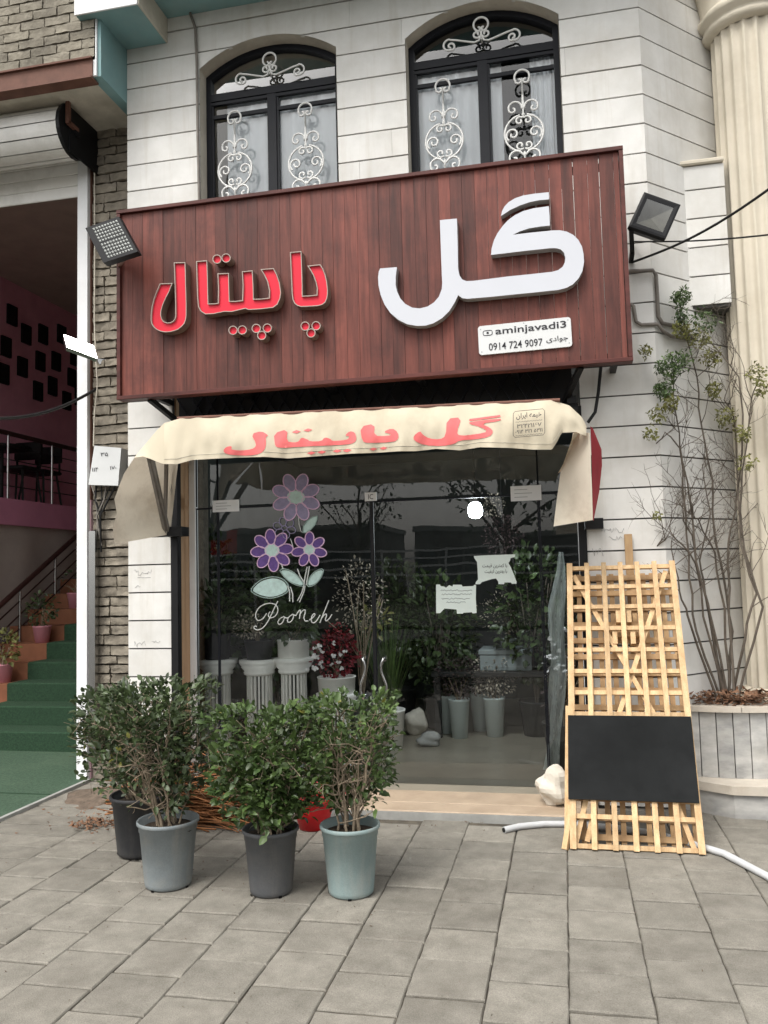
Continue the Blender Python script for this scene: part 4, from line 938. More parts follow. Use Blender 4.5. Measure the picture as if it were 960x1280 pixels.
mb = MB(); mb.box(-7.0, ox-0.012, OV+0.012, OV+0.3, bt, 7.2); uw = obj('upper_wall', mb, 'mortar_dark', nb)
def brick_mesh(k):
    rg = random.Random(900+k); mb = MB(); nx, nz = 5, 3; rows = []
    for j in range(nz+1):
        rows.append([Vector((-0.5+i/nx+(rg.uniform(-.012, .012) if 0 < j < nz or True else 0), -0.5+rg.uniform(-.10, .10), -0.5+j/nz+rg.uniform(-.05, .05))) for i in range(nx+1)])
    mb.grid(rows, smooth=True)
    m = nx+1; f = [p for r_ in rows for p in r_]; ring = list(range(m)) + [m*j+nx for j in range(1, nz+1)] + [m*nz+i for i in range(nx-1, -1, -1)] + [m*j for j in range(nz-1, 0, -1)]
    fr_ = [f[i] for i in ring]; bk_ = [Vector((p.x, 0.5, p.z)) for p in fr_]; n = len(ring)
    mb.add(fr_+bk_, [(i, i+n, (i+1) % n+n, (i+1) % n) for i in range(n)])
    return mb.mesh('brick')
BR = []
for k in range(6):
    me = brick_mesh(k); me.materials.append(MATS['brick_grey']); BR.append(me)
BR2 = []
for k in range(5):
    me = brick_mesh(20+k); me.materials.append(MATS['brick_old']); BR2.append(me)
rowh = 0.0755; bl_ = 0.215; nbk = 0; z = bt+0.02; j = 0
while z < 6.35:
    x = ox-0.012 - (0.11 if j % 2 else 0.0)
    if j % 2: inst('brick', RND.choice(BR), uw, (ox-0.012-0.055, OV+0.03, z+rowh/2), (0.10, 0.05, rowh-0.010)); nbk += 1
    while x > -5.1:
        ln = bl_*RND.uniform(0.93, 1.05)
        inst('brick', RND.choice(BR), uw, (x-ln/2, OV+0.03+RND.uniform(-.004, .004), z+rowh/2), (ln-0.010, 0.055, rowh-0.011), (RND.uniform(-.02, .02), RND.uniform(-.012, .012), 0)); x -= ln; nbk += 1
    z += rowh; j += 1
mb = MB(); mb.box(-7.0, ox-0.03, OV+0.0, OV+0.012, bbm, bt+0.012); mb.box(-7.0, ox-0.03, OV-0.02, OV+0.09, bt, bt+0.014); mb.box(-7.0, ox-0.03, OV-0.02, OV+0.09, bbm-0.014, bbm)
obj('steel_beam', mb, 'rust_paint', nb)
mb = MB(); mb.box(ox-0.06, FXL-0.002, OV+0.03, W+0.3, ozb, 7.2); obj('side_wall', mb, 'teal_paint', nb)
mb = MB(); mb.box(ox-0.062, ox-0.002, OV+0.012, OV+0.029, ozb, 6.3); obj('mortar_edge', mb, 'white_paint', nb)
mb = MB(); mb.box(-7.0, ox-0.063, OV+0.09, 6.45, ozb+0.004, ozb+0.12); obj('soffit', mb, 'plaster_beige', nb)
# brick pier between the shutter and the white facade
px0 = onY(118, 600, NYB).x; px1 = FXL+0.28
mb = MB(); mb.box(px0, px1, NYB+0.02, NYB+0.5, -0.02, ozb+0.05); pier = obj('pier', mb, 'mortar_dark', nb)
z = 0.0; j = 0
while z < ozb:
    rh = RND.uniform(0.068, 0.088); x = px0 - RND.uniform(0.0, 0.0)
    first = RND.choice((0.11, 0.22, 0.16)); ln = first
    while x < px1:
        ln = min(ln, px1-x)
        inst('brick', RND.choice(BR2), pier, (x+ln/2, NYB+0.02+RND.uniform(-.012, .008), z+rh/2), (ln-0.010, 0.095, rh-0.013), (RND.uniform(-.06, .06), RND.uniform(-.03, .03), RND.uniform(-.04, .04))); x += ln; ln = 0.22
    z += rh; j += 1
# hall: walls, ceiling, curtain, mezzanine
HX = -7.4; ceil_z = onX(0, 345, HX).z
hall = MB(); hall.box(HX-0.1, HX, 6.3, 14.1, 0, ceil_z+0.2); obj('hall_side_wall', hall, 'pink_wall', nb)
hall = MB(); hall.box(HX, -3.3, 14.0, 14.1, 0, ceil_z+0.2); hall.box(-3.72, -3.6, NYB+0.5, 14.0, 0, ceil_z+0.2); hall.box(HX-0.1, -7.0, 6.2, 6.3, 0, ceil_z+.2); obj('hall_wall', hall, 'brown_ceiling', nb)
hall = MB(); hall.box(HX-0.1, -3.6, 6.46, 14.1, ceil_z, ceil_z+0.1); hall.box(HX-0.1, -3.6, 6.46, 6.5, 5.2, ceil_z); obj('hall_ceiling', hall, 'brown_ceiling', nb)
MX = -6.5; mz0, mz1 = onX(50, 659, MX).z, onX(50, 628, MX).z
mb = MB(); mb.box(HX, MX, 7.6, 14.0, mz0, mz1); mez = obj('mezzanine', mb, 'pink_fascia', nb)
mb = MB(); rows = []
for z in (0.0, 1.1, mz0): rows.append([Vector((MX-0.06+0.015*math.sin(i*0.8), 7.2+i*0.11, z)) for i in range(60)])
mb.grid(rows); obj('curtain', mb, 'beige_cloth', nb)
railt = onX(10, 540, MX).z
mb = MB()
mb.tube([(MX-0.05, 7.7, railt), (MX-0.05, 13.5, railt)], 0.03, 8); obj('mezzanine_rail', mb, 'dark_wood', mez)
for yy in [onX(10, 560, MX-.05).y + k*(onX(65, 560, MX-.05).y-onX(10, 560, MX-.05).y) for k in range(-1, 4)]:
    mb = MB(); mb.tube([(MX-0.05, yy, mz1-0.01), (MX-0.05, yy, railt)], 0.018, 8); obj('baluster', mb, 'steel', mez)
mb = MB()
for k in range(4): mb.tube([(MX-0.05, 7.7, lerp(mz1, railt, (k+1)/5)), (MX-0.05, 13.5, lerp(mz1, railt, (k+1)/5))], 0.007, 6)
obj('rail_wire', mb, 'dull_black', mez)
# dark picture frames on the pink wall
pf = [(52,335),(25,475),(115,420),(190,420),(15,595),(98,565),(178,540),(248,540),(272,420),(167,672),(232,650),(318,612),(295,715),(330,520),(350,700)]
for i, (cx_, cy_) in enumerate(pf):
    c = onX(cx_/3.554, 300+cy_/3.554, HX+0.01)
    t = thing('picture_frame', (HX, c.y, c.z-0.138), 'dark picture hung on the pink hall wall above the mezzanine', 'picture', 'dark pictures on the pink wall')
    mb = MB(); mb.box(HX-0.005, HX+0.02, c.y-0.085, c.y+0.085, c.z-0.12, c.z+0.12); obj('panel', mb, 'dull_black', t)
    mb = MB()
    for (a_, b_, e_, f_) in ((-.10, .10, .121, .138), (-.10, .10, -.138, -.121), (-.10, -.086, -.121, .121), (.086, .10, -.121, .121)): mb.box(HX-0.005, HX+0.035, c.y+a_, c.y+b_, c.z+e_, c.z+f_)
    obj('frame', mb, 'black_metal', t)
# bar chairs and a table on the mezzanine
for i, (px_, lab) in enumerate(((24, 'dark bar chair on the mezzanine beside the table'), (50, 'dark bar chair on the mezzanine by the second baluster'))):
    c = onX(px_, 600, MX-0.45); x_, y_ = MX-0.45, c.y
    t = thing('bar_chair', (x_, y_, mz1), lab, 'chair')
    mb = MB(); mb.cbox(x_-.2, x_+.2, y_-.2, y_+.2, mz1+.45, mz1+.5, .015); obj('seat', mb, 'dull_black', t)
    mb = MB(); mb.cbox(x_-.2, x_+.2, y_+.17, y_+.21, mz1+.62, mz1+.86, .015); mb.bar((x_-.17, y_+.19, mz1+.48), (x_-.17, y_+.19, mz1+.64), .02, .02); mb.bar((x_+.17, y_+.19, mz1+.48), (x_+.17, y_+.19, mz1+.64), .02, .02); obj('backrest', mb, 'dull_black', t)
    for sx_ in (-1, 1):
        for sy_ in (-1, 1): mb = MB(); mb.bar((x_+sx_*.2, y_+sy_*.2, mz1-.005), (x_+sx_*.15, y_+sy_*.15, mz1+.455), .025, .025); obj('leg', mb, 'dull_black', t)
c = onX(2, 540, MX-0.5); x_, y_ = MX-0.5, c.y; t = thing('bar_table', (x_, y_, mz1), 'dark round bar table behind the mezzanine rail', 'table')
mb = MB(); mb.lathe([(0, .70), (.36, .70), (.36, .73), (0, .73)], (x_, y_, mz1), 24); obj('table_top', mb, 'dull_black', t)
mb = MB(); mb.tube([(x_, y_, mz1), (x_, y_, mz1+.7)], .03, 8); mb.lathe([(0, 0), (.2, 0), (.2, .02), (0, .03)], (x_, y_, mz1), 20); obj('pedestal', mb, 'dull_black', t)
# staircase with carpet runner
ST = thing('staircase', (-5.1, 7.02, 0), 'staircase with dark green carpet runner and terracotta step ends', 'stairs')
RI, TR, CXL = 0.18, 0.335, -5.69
for k in range(9):
    y0 = 7.02+k*TR; z1 = (k+1)*RI
    mb = MB(); mb.box(-6.42, -3.73, y0, y0+(TR if k < 8 else 2.0)-0.001, 0 if k == 0 else z1-RI-0.05, z1); stp = obj('step', mb, 'terracotta', ST)
    mb = MB(); mb.cbox(CXL, -4.02, y0-0.018, y0+TR-0.02, z1-RI, z1+0.014, 0.012); obj('carpet', mb, 'green_carpet', stp)
RX = -6.28
rl0, rl1 = onX(0, 757, RX), onX(98, 668, RX); d_ = (rl1-rl0)
mb = MB(); mb.tube([rl0-d_*0.35, rl0, rl1, rl1+d_*0.4], 0.032, 8); obj('handrail', mb, 'dark_wood', ST)
for px_, pt, pb in ((25, 738, 832), (69, 697, 787), (-12, 775, 872)):
    a_ = onX(px_, pt, RX); k_ = max(0, min(8, int((a_.y-7.02)/TR))); mb = MB(); mb.tube([(RX, a_.y, (k_+1)*RI-0.01), (RX, a_.y, a_.z)], 0.018, 8); obj('newel', mb, 'steel', ST)
mb = MB()
for k in range(1, 4): mb.tube([rl0-d_*.3-Vector((0, 0, .16*k)), rl1+d_*.3-Vector((0, 0, .16*k))], 0.010, 6)
obj('rail_bar', mb, 'dark_wood', ST)
# green carpet on the pavement in front of the stairs
ca = onZ(0, 1031, 0.012); cb_ = onZ(100, 979, 0.012)
mb = MB(); mb.prism([(-9, 4.6, .016), (cb_.x, 4.6-.0, .016), (cb_.x-.02, 7.03, .016), (-9, 7.03, .016)], (0, 0, -.018)); cp = obj('entrance_carpet', mb, 'turf', None, 'worn green turf carpet on the pavement before the stair hall', 'carpet')
mb = MB(); mb.box(cb_.x, cb_.x+.03, 4.6, 6.06, -.002, .022); obj('edge_trim', mb, 'grey_cement', cp)
sm_ = onZ(30, 992, 0.017); mb = MB(); mb.box(-9, cb_.x-.01, sm_.y-.008, sm_.y+.008, .0155, .0195); obj('seam', mb, 'green_carpet', cp)
# roller shutter, half rolled
sh = thing('roller_shutter', (-5.0, 6.08, 4.7), 'white roller shutter rolled up above the stair hall opening', 'shutter')
rc = onY(50, 172, 5.80); rad = 0.205; RY = 5.80; rz = rc.z-0.0; xe = onY(84, 180, 5.75).x
for k in range(12):
    a0_, a1_ = math.radians(30*k+2), math.radians(30*k+29.5); mb = MB(); ps = []
    for t in [lerp(a0_, a1_, i/4) for i in range(5)]: ps.append((RY+rad*math.cos(t), rz+rad*math.sin(t)))
    rows = [[(x_, y_, z_) for y_, z_ in ps] for x_ in (-7.0, xe)]
    mb.grid(rows, smooth=True); mb.grid([[(x_, RY+(y_-RY)*.94, rz+(z_-rz)*.94) for y_, z_ in (ps[0], ps[-1])] for x_ in (-7.0, xe)]); obj('rolled_slat', mb, 'shutter_slat', sh)
mb = MB(); n = 20; mb.prism([(xe+.002, RY+.215*math.cos(2*math.pi*i/n), rz+.215*math.sin(2*math.pi*i/n)) for i in range(n)], (.03, 0, 0)); mb.box(xe+.034, xe+.044, RY-.08, 6.2, rz-.20, ozb); mb.tube([(xe+.03, RY, rz), (xe+.07, RY, rz)], .04, 10); obj('end_plate', mb, 'black_metal', sh)
mb = MB(); mb.bar((xe+.06, RY-.13, rz+.0), (xe+.06, RY-.13, ozb+.006), .03, .03); mb.bar((xe+.06, RY-.13, rz+.01), (xe+.06, RY, rz+.01), .03, .03); obj('hanger', mb, 'rust_paint', sh)
zb0 = onY(50, 252, 6.1).z; pxl = onY(98, 600, 6.08).x; pxr = onY(110.5, 600, 6.08).x
z = zb0; 
while z < rz+.1:
    mb = MB(); mb.cbox(-7.0, pxl-.002, 6.10, 6.118, z, z+.098, .006); obj('slat', mb, 'shutter_slat', sh); z += 0.1
mb = MB(); mb.box(pxl, pxr, 6.06, 6.16, 0.0, ozb-.02); gp = obj('guide_post', mb, 'white_paint', sh)
mb = MB(); mb.box(pxr+.001, px0-.001, 6.10, 6.3, 2.25, ozb); obj('door_jamb', mb, 'rust_paint', nb)
mb = MB(); mb.box(pxr+.001, px0-.001, 6.10, 6.3, 0.0, 2.248); obj('door_jamb', mb, 'pink_jamb', nb)
a_, b_ = onY(112, 665, 6.07), onY(118.5, 665, 6.07); mb = MB(); mb.box(a_.x+.01, b_.x+.02, 6.04, 6.09, .2, onY(115, 664, 6.07).z); obj('metal_strip', mb, 'steel', nb)
# meter box with its cables
mb = MB(); f_ = [onY(*p, 6.0) for p in ((110.5, 606), (147.5, 607), (151.5, 560), (118, 557))]; mb.prism(f_, (0, .16, 0)); 
mx_ = thing('meter_box', f_[0]+Vector((.12, .08, 0)), 'pale grey metal meter box with stencilled numerals on the brick pier', 'meter box')
obj('case', mb, 'plate', mx_)
for tx, px_, py_, w_ in (('۳۵', 126, 570.5, 9), ('۱۱۴', 115, 589.5, 7.5), ('۱۷۰', 137.5, 587.5, 8)):
    a_ = onY(px_, py_, 5.998); b_ = onY(px_+w_, py_, 5.998); obj('stencil', text_mb(tx, a_, (1, 0, 0), (0, 0, 1), width=b_.x-a_.x, height=0.032, off=0.01), 'ink', mx_)
for k in range(6):
    x_ = lerp(114, 146, k/5); mb = MB(); e = [onY(x_, 605, 6.08), onY(lerp(x_, 122, .4)+RND.uniform(-4, 4), 625, 6.06), onY(lerp(x_, 122, .8)+RND.uniform(-5, 5), 645, 6.08), onY(121+k*1.5+RND.uniform(-3, 3), 670+k*4, 6.09)]
    mb.tube(e, 0.006+0.003*(k % 2), 5); obj('cable', mb, 'dull_black' if k % 3 else 'grey_pipe', mx_)
# pale bare cable running down the jamb
mb = MB(); mb.tube([onY(118, 190, 6.09), onY(118.5, 300, 6.09), onY(118, 400, 6.09), onY(120, 450, 6.05), onY(122, 480, 6.05), onY(118, 520, 6.08), onY(117, 558, 6.08)], 0.006, 6); obj('wall_cable', mb, 'plaster_beige', None, 'thin pale cable hanging down beside the brick pier', 'cable')
# overhead wires
def wire(pts, r_, m, lab):
    mb = MB(); mb.tube(pts, r_, 6); obj('overhead_wire', mb, m, None, lab, 'cable')
a_, b_ = onY(120, 487, 6.12), onY(-60, 520, 4.2); wire([lerp(a_, b_, t)+Vector((0, 0, -.10*math.sin(math.pi*t))) for t in [i/14 for i in range(15)]], 0.012, 'black_metal', 'dark cable slung from the brick pier across the stair hall')
a_, b_ = onY(790, 328, W-.02), onY(1000, 208, 4.6); wire([lerp(a_, b_, t)+Vector((0, 0, -.06*math.sin(math.pi*t))) for t in [i/14 for i in range(15)]], 0.008, 'dull_black', 'thick black cable running from the sign past the floodlight and stone column')
a_, b_ = onY(792, 302, W-.02), onY(1000, 289, 4.7); wire([lerp(a_, b_, t)+Vector((0, 0, -.02*math.sin(math.pi*t))) for t in [i/10 for i in range(11)]], 0.005, 'dull_black', 'thin black wire crossing the stone column')
mb = MB(); pts_ = [onY(751, 458, W-.05), onY(748, 490, W-.06), onY(744, 515, W-.08), onY(735, 528, W-.1)]; mb.tube(pts_, 0.011, 6); obj('sign_cable', mb, 'dull_black', None, 'short black cable hanging below the wooden sign beside the awning', 'cable')

# ---------------------------------------------------------------- round column and marble planter on the right
CCX, CCY, CR = 1.482, 6.27, 0.262
NF = 20
def flute(an, r_, z):
    t = (an*NF/(2*math.pi)) % 1.0; return r_ - (0.020*math.sin(math.pi*min(1, t/0.86)) if t < 0.86 else 0)*1.0
col = thing('stone_column', (CCX, CCY, 0.55), 'tall cream fluted stone column rising from the marble planter', 'column')
capz = onY(890, 40, CCY-.1).z
mb = MB(); mb.lathe([(CR, 0.55), (CR, 1.5), (CR, 2.5), (CR, 3.5), (CR, 4.5), (CR, capz)], (CCX, CCY, 0), 200, False, flute); obj('shaft', mb, 'column_stone', col)
def scal(an, r_, z): return r_*(1+0.010*abs(math.sin(an*NF/2)))
mb = MB(); mb.lathe([(CR-.01, capz-.03), (CR+.035, capz-.02), (CR+.055, capz+.01), (CR+.04, capz+.04), (CR+.045, capz+.05), (CR+.075, capz+.07), (CR+.085, capz+.1), (CR+.06, capz+.13), (CR+.05, capz+.15), (CR+.09, capz+.3), (CR+.16, capz+.45), (CR+.2, capz+.5), (CR+.2, capz+.75), (0, capz+.75)], (CCX, CCY, 0), 80, True, scal); obj('capital', mb, 'column_stone', col)
mb = MB(); mb.lathe([(CR+.05, .55), (CR+.05, .68), (CR+.03, .72), (CR-.004, .74)], (CCX, CCY, 0), 48); obj('base', mb, 'column_stone', col)

mat('soil', (0.045, 0.032, 0.022), 0.95, 0.5, scale=40, bump=0.8, bscale=90); mat('dry_leaf', (0.16, 0.085, 0.05), 0.85, 0.3, scale=30, island=True)
PLC = Vector((1.07, 6.79, 0)); PR = 0.95; BZ = 0.20
pl = thing('marble_planter', (1.4, 6.3, 0), 'curved planter clad in grey marble slabs on a stone step', 'planter')
def arcp(r_, a): return Vector((PLC.x+r_*math.cos(a), PLC.y+r_*math.sin(a), 0))
bz_pts = [(0.60, 5.90), (0.985, 5.655), (1.7, 5.64), (2.2, 6.0), (2.2, 7.4), (1.2, 7.0)]
mb = MB(); mb.prism([(x_, y_, 0.145) for x_, y_ in bz_pts], (0, 0, -.165)); obj('step_base', mb, 'marble', pl)
mb = MB(); mb.prism([(lerp(1.5, x_, 1.025), lerp(6.4, y_, 1.025), BZ) for x_, y_ in bz_pts], (0, 0, -.054)); obj('step_top', mb, 'marble_rim', pl)
RIMZ = 0.625; aa0, aa1 = math.radians(212), math.radians(330); na = 19
mb = MB(); mb.prism([arcp(PR-.02, lerp(aa0, aa1, i/30))+Vector((0, 0, RIMZ)) for i in range(31)]+[Vector((2.4, 7.2, RIMZ)), Vector((.9, 7.2, RIMZ))], (0, 0, -RIMZ+.1)); obj('core', mb, 'joint_dark', pl)
for i in range(na):
    a_, b_ = lerp(aa0, aa1, i/na)+.0035, lerp(aa0, aa1, (i+1)/na)-.0035; k_ = RND.uniform(-.003, .003)
    mb = MB(); mb.prism([arcp(PR+k_, a_)+Vector((0, 0, BZ+.001)), arcp(PR+k_, b_)+Vector((0, 0, BZ+.001)), arcp(PR+k_, b_)+Vector((0, 0, RIMZ)), arcp(PR+k_, a_)+Vector((0, 0, RIMZ))], arcp(1, (a_+b_)/2)*0 + (PLC-arcp(1, (a_+b_)/2))*.02); obj('marble_slab', mb, 'marble', pl)
for i in range(6):
    a_, b_ = lerp(aa0, aa1, i/6)+.002, lerp(aa0, aa1, (i+1)/6)-.002
    o1_ = [arcp(PR+.03, lerp(a_, b_, t/5))+Vector((0, 0, RIMZ+.036)) for t in range(6)]; i1_ = [arcp(PR-.16, lerp(a_, b_, t/5))+Vector((0, 0, RIMZ+.036)) for t in range(5, -1, -1)]
    mb = MB(); mb.prism(o1_+i1_, (0, 0, -.035)); obj('rim_stone', mb, 'marble_rim', pl)
SOZ = RIMZ+0.03
mb = MB(); mb.prism([arcp(PR-.155, lerp(aa0, aa1, i/30))+Vector((0, 0, SOZ)) for i in range(31)]+[Vector((2.4, 7.2, SOZ)), Vector((.9, 7.2, SOZ))], (0, 0, -.03)); obj('soil', mb, 'soil', pl)
def litter(mb, n, fn, rg, size=(.03, .06), zj=.04):
    for _ in range(n):
        p = fn(rg); s_ = rg.uniform(*size); d = Vector((rg.uniform(-1, 1), rg.uniform(-1, 1), rg.uniform(-.4, .4))).normalized(); e = d.cross(Vector((rg.uniform(-.4, .4), rg.uniform(-.4, .4), 1))).normalized(); c = Vector(p)+Vector((0, 0, rg.uniform(0, zj)))
        up = d.cross(e)
        mb.add([c-d*s_*.5, c+e*s_*.25+up*s_*.12, c+d*s_*.5, c-e*s_*.25+up*s_*.15], [(0, 1, 2, 3)])
rg = random.Random(5); mb = MB(); litter(mb, 900, lambda r_: arcp(PR-.02-abs(r_.gauss(0, .16)), r_.uniform(math.radians(236), math.radians(300)))+Vector((0, 0, SOZ)), rg, (.025, .07), .09); obj('leaf_litter', mb, 'dry_leaf', None, 'brown dry leaf litter on the marble planter soil', 'leaf litter', kind='stuff')
# ---------------------------------------------------------------- potted shrubs on the pavement
mat('leaf_dark', (0.026, 0.045, 0.016), 0.42, col2=(0.070, 0.098, 0.038), scale=9, island=True, spec=0.45, transl=0.18)
mat('leaf_green', (0.028, 0.056, 0.015), 0.42, col2=(0.095, 0.145, 0.042), scale=7, island=True, spec=0.45, transl=0.2)
mat('leaf_olive', (0.11, 0.12, 0.035), 0.5, col2=(0.21, 0.20, 0.065), scale=8, island=True, transl=0.25)
mat('leaf_yellow', (0.17, 0.17, 0.035), 0.5, 0.2, transl=0.2)
mat('bark_grey', (0.27, 0.215, 0.155), 0.85, 0.25, scale=25, bump=0.4, bscale=120); mat('bark_dark', (0.115, 0.095, 0.076), 0.85, 0.25, scale=20)
mat('pot_black', (0.030, 0.031, 0.034), 0.6, 0.15, scale=6, streak=(0.10, 0.095, 0.085, 0.5), dirt=(0.10, 0.09, 0.08), dirt_scale=4, dirt_amt=0.35)
mat('pot_grey', (0.19, 0.215, 0.225), 0.6, 0.15, scale=5, streak=(0.34, 0.32, 0.28, 0.55), speck=0.08, dirt=(0.26, 0.25, 0.22), dirt_scale=3, dirt_amt=0.6)
mat('pot_charcoal', (0.08, 0.083, 0.088), 0.65, 0.15, scale=5, streak=(0.17, 0.16, 0.145, 0.55), speck=0.08, dirt=(0.14, 0.13, 0.12), dirt_scale=3, dirt_amt=0.5)
mat('pot_teal', (0.21, 0.275, 0.275), 0.6, 0.14, scale=4, streak=(0.36, 0.36, 0.33, 0.55), speck=0.08, dirt=(0.30, 0.31, 0.29), dirt_scale=3, dirt_amt=0.5)
def leaf(mb, p, d, nrm, L, wd=0.5, fold=0.12):
    d = d.normalized(); s = d.cross(nrm)
    if s.length < 1e-3: s = d.orthogonal()
    s.normalize(); n = s.cross(d)
    m1 = p+d*L*.35; m2 = p+d*L*.75; t = p+d*L-n*L*.08
    mb.add([p, m1+s*L*wd*.5+n*L*fold, m2+s*L*wd*.36+n*L*fold*.7, t, m2-s*L*wd*.36+n*L*fold*.7, m1-s*L*wd*.5+n*L*fold, m1, m2],
           [(0, 1, 6), (6, 1, 2, 7), (7, 2, 3), (0, 6, 5), (6, 7, 4, 5), (7, 3, 4)], True)
def rv(rg, a=1.0): return Vector((rg.uniform(-a, a), rg.uniform(-a, a), rg.uniform(-a, a)))
def bez(p0, p1, p2, n): return [p0*((1-t)**2)+p1*(2*t*(1-t))+p2*(t*t) for t in [i/n for i in range(n+1)]]
def potted_shrub(seed, base, pxw, rim_y, crown, mats, label, nleaf, bare, potname='pot', group=None, leafL=(.026, .05)):
    rg = random.Random(seed)
    gpt = onZ(*base); depth = proj(gpt)[2]; rt = pxw/2*depth/F; rb = rt*0.76
    c = gpt + Vector((0, rb, 0)); H = onY(base[0], rim_y, c.y-rt).z
    t = thing('potted_shrub', (c.x, c.y, 0), label, 'potted plant', group)
    mb = MB()
    def notch(an, r_, z): return r_
    mb.lathe([(0, 0.004), (rb*.93, 0.004), (rb, .012), (rb*1.02, .03), (rt*.93, H*.84), (rt*.955, H*.845), (rt*.96, H*.93), (rt*1.0, H*.935), (rt*1.03, H*.95), (rt*1.03, H*.985), (rt*1.0, H), (rt*.95, H*.985), (rt*.92, H*.8), (0, H*.8)], c, 40)
    pot = obj('pot', mb, mats[0], t)
    for k in range(4):
        mb = MB(); an = k*math.pi/2+.9+seed; q = c+Vector((math.cos(an), math.sin(an), 0))*rb*.985; s_ = Vector((-math.sin(an), math.cos(an), 0)); o_ = Vector((math.cos(an), math.sin(an), 0))*.004
        mb.add([q+s_*.009+o_, q-s_*.009+o_, q-s_*.009+o_*1.3+Vector((0, 0, .013)), q+s_*.009+o_*1.3+Vector((0, 0, .013))], [(0, 1, 2, 3), (3, 2, 1, 0)])
        obj('drain_slot', mb, 'dull_black', pot)
    mb = MB(); mb.blob(c+Vector((0, 0, H*.86)), rt*.9, seed, .15, (8, 20), (1, 1, .14)); obj('soil', mb, 'soil', t)
    # crown limits in pixels at the plant's own depth: x0, x1, top, bottom of foliage
    x0, x1 = onY(crown[0], crown[2]+40, c.y).x, onY(crown[1], crown[2]+40, c.y).x
    zt, zb = onY((crown[0]+crown[1])/2, crown[2], c.y).z, onY((crown[0]+crown[1])/2, crown[3], c.y).z
    cx, hw = (x0+x1)/2, (x1-x0)/2*.90; hd = min(hw, .30); zt -= .035
    root = c+Vector((0, 0, H*.88)); st = MB(); fol = MB(); yel = MB(); tips = []
    nst = 13
    for k in range(nst):
        an = 2*math.pi*k/nst+rg.uniform(-.3, .3); rr = rg.uniform(.35, 1.0)
        p2 = Vector((cx+hw*rr*math.cos(an)*.9, c.y+hd*rr*math.sin(an)*.9, lerp(zb, zt, rg.uniform(.55, .95))))
        p0 = root+Vector((math.cos(an)*.045, math.sin(an)*.045, -.03)); sw_ = rg.uniform(.7, 1.4); p1 = lerp(p0, p2, .45)+Vector((-math.cos(an)*.03, -math.sin(an)*.03, .02))+rv(rg, .07)
        ps = [q+rv(rg, .011) for q in bez(p0, p1, p2, 9)]; st.tube(ps, [lerp(.0078, .0024, i/9)*sw_ for i in range(10)], 5)
        tips += ps[5:]
        for m in range(8):
            i = rg.randint(2, 8); q = ps[i]; dr = rv(rg); dr.z = abs(dr.z)*.8+.1; e = q+dr.normalized()*rg.uniform(.10, .24)
            e.x = max(cx-hw, min(cx+hw, e.x)); e.y = max(c.y-hd, min(c.y+hd, e.y)); e.z = min(zt, e.z)
            tw = [x_+rv(rg, .005) for x_ in bez(q, lerp(q, e, .5)+rv(rg, .025), e, 5)]; st.tube(tw, [lerp(.0045, .0016, j/5) for j in range(6)], 4); tips += tw[2:]
            for _ in range(2):
                q2 = tw[rg.randint(2, 5)]; e2 = q2+(rv(rg)+Vector((0, 0, .3))).normalized()*rg.uniform(.05, .11); st.tube(bez(q2, lerp(q2, e2, .5)+rv(rg, .012), e2, 3), [.002, .0017, .0014, .0012], 4); tips += [lerp(q2, e2, .6), e2]
    def inside(p):
        u_ = (p.x-cx)/hw; v_ = (p.y-c.y)/hd; w_ = (p.z-zb)/(zt-zb)
        lim = 1.0 + .10*math.sin(p.x*23+seed)+.08*math.sin(p.z*27+p.y*19)
        if w_ > lim or w_ < -.05: return False
        if abs(u_) > lim or (u_*u_+v_*v_) > 1.5*lim: return False
        if w_ < .35 and (u_*u_+v_*v_) > (.35+1.6*max(0, w_)+.3)**2: return False
        # bare centre low on the street side, where the stems show
        if bare and p.y < c.y-.02 and w_ < bare and abs(u_-bare_u(seed)) < .42*(1-w_*.3): return rg.random() < .10
        return True
    n = 0; tries = 0
    while n < nleaf and tries < nleaf*12:
        tries += 1
        if rg.random() < .62: p = rg.choice(tips)+rv(rg, .035)
        else:
            # shell of the clipped crown
            a_ = rg.uniform(0, 6.283); rr = rg.uniform(.72, 1.03); p = Vector((cx+hw*rr*math.cos(a_), c.y+hd*rr*math.sin(a_), lerp(zb, zt, rg.uniform(.12, 1.02))))
            if rg.random() < .4: p = Vector((cx+hw*rg.uniform(-1, 1), c.y+hd*rg.uniform(-1, 1), zt+rg.uniform(-.05, .015)))
            if math.sin(p.x*31+p.y*17+seed)*math.sin(p.z*29+p.y*23+seed*2) < -.35: continue
        if not inside(p): continue
        out = Vector(((p.x-cx)/hw, (p.y-c.y)/hd, .5*(p.z-(zb+zt)/2)/(zt-zb)*2)); d = (out*.8+rv(rg, .8)+Vector((0, 0, .25))); nr = Vector((0, -.25, 1))+rv(rg, .7)
        if d.length < .1: continue
        (yel if rg.random() < .008 else fol)
        leaf(yel if rg.random() < .006 else fol, p, d, nr, rg.uniform(*leafL)*rg.choice((.55, .75, .9, 1.0, 1.05, 1.25)), rg.uniform(.42, .68), rg.uniform(.05, .2)); n += 1
    obj('stems', st, 'bark_grey', t); obj('foliage', fol, mats[1], t, kind='stuff')
    if yel.v: obj('yellow_leaves', yel, 'leaf_yellow', t, kind='stuff')
    return t
def bare_u(seed): return {2: .05, 4: .12}.get(seed, 0)
potted_shrub(1, (162, 1076), 76, 1001, (97, 190, 862, 985), ('pot_black', 'leaf_dark'), 'dark leafed shrub in a black plastic pot behind the pale grey pot', 2300, 0)
potted_shrub(2, (197, 1117), 77, 1034, (122, 262, 850, 1010), ('pot_grey', 'leaf_dark'), 'shrub with bare twiggy stems in a dirty pale grey pot', 3300, .62)
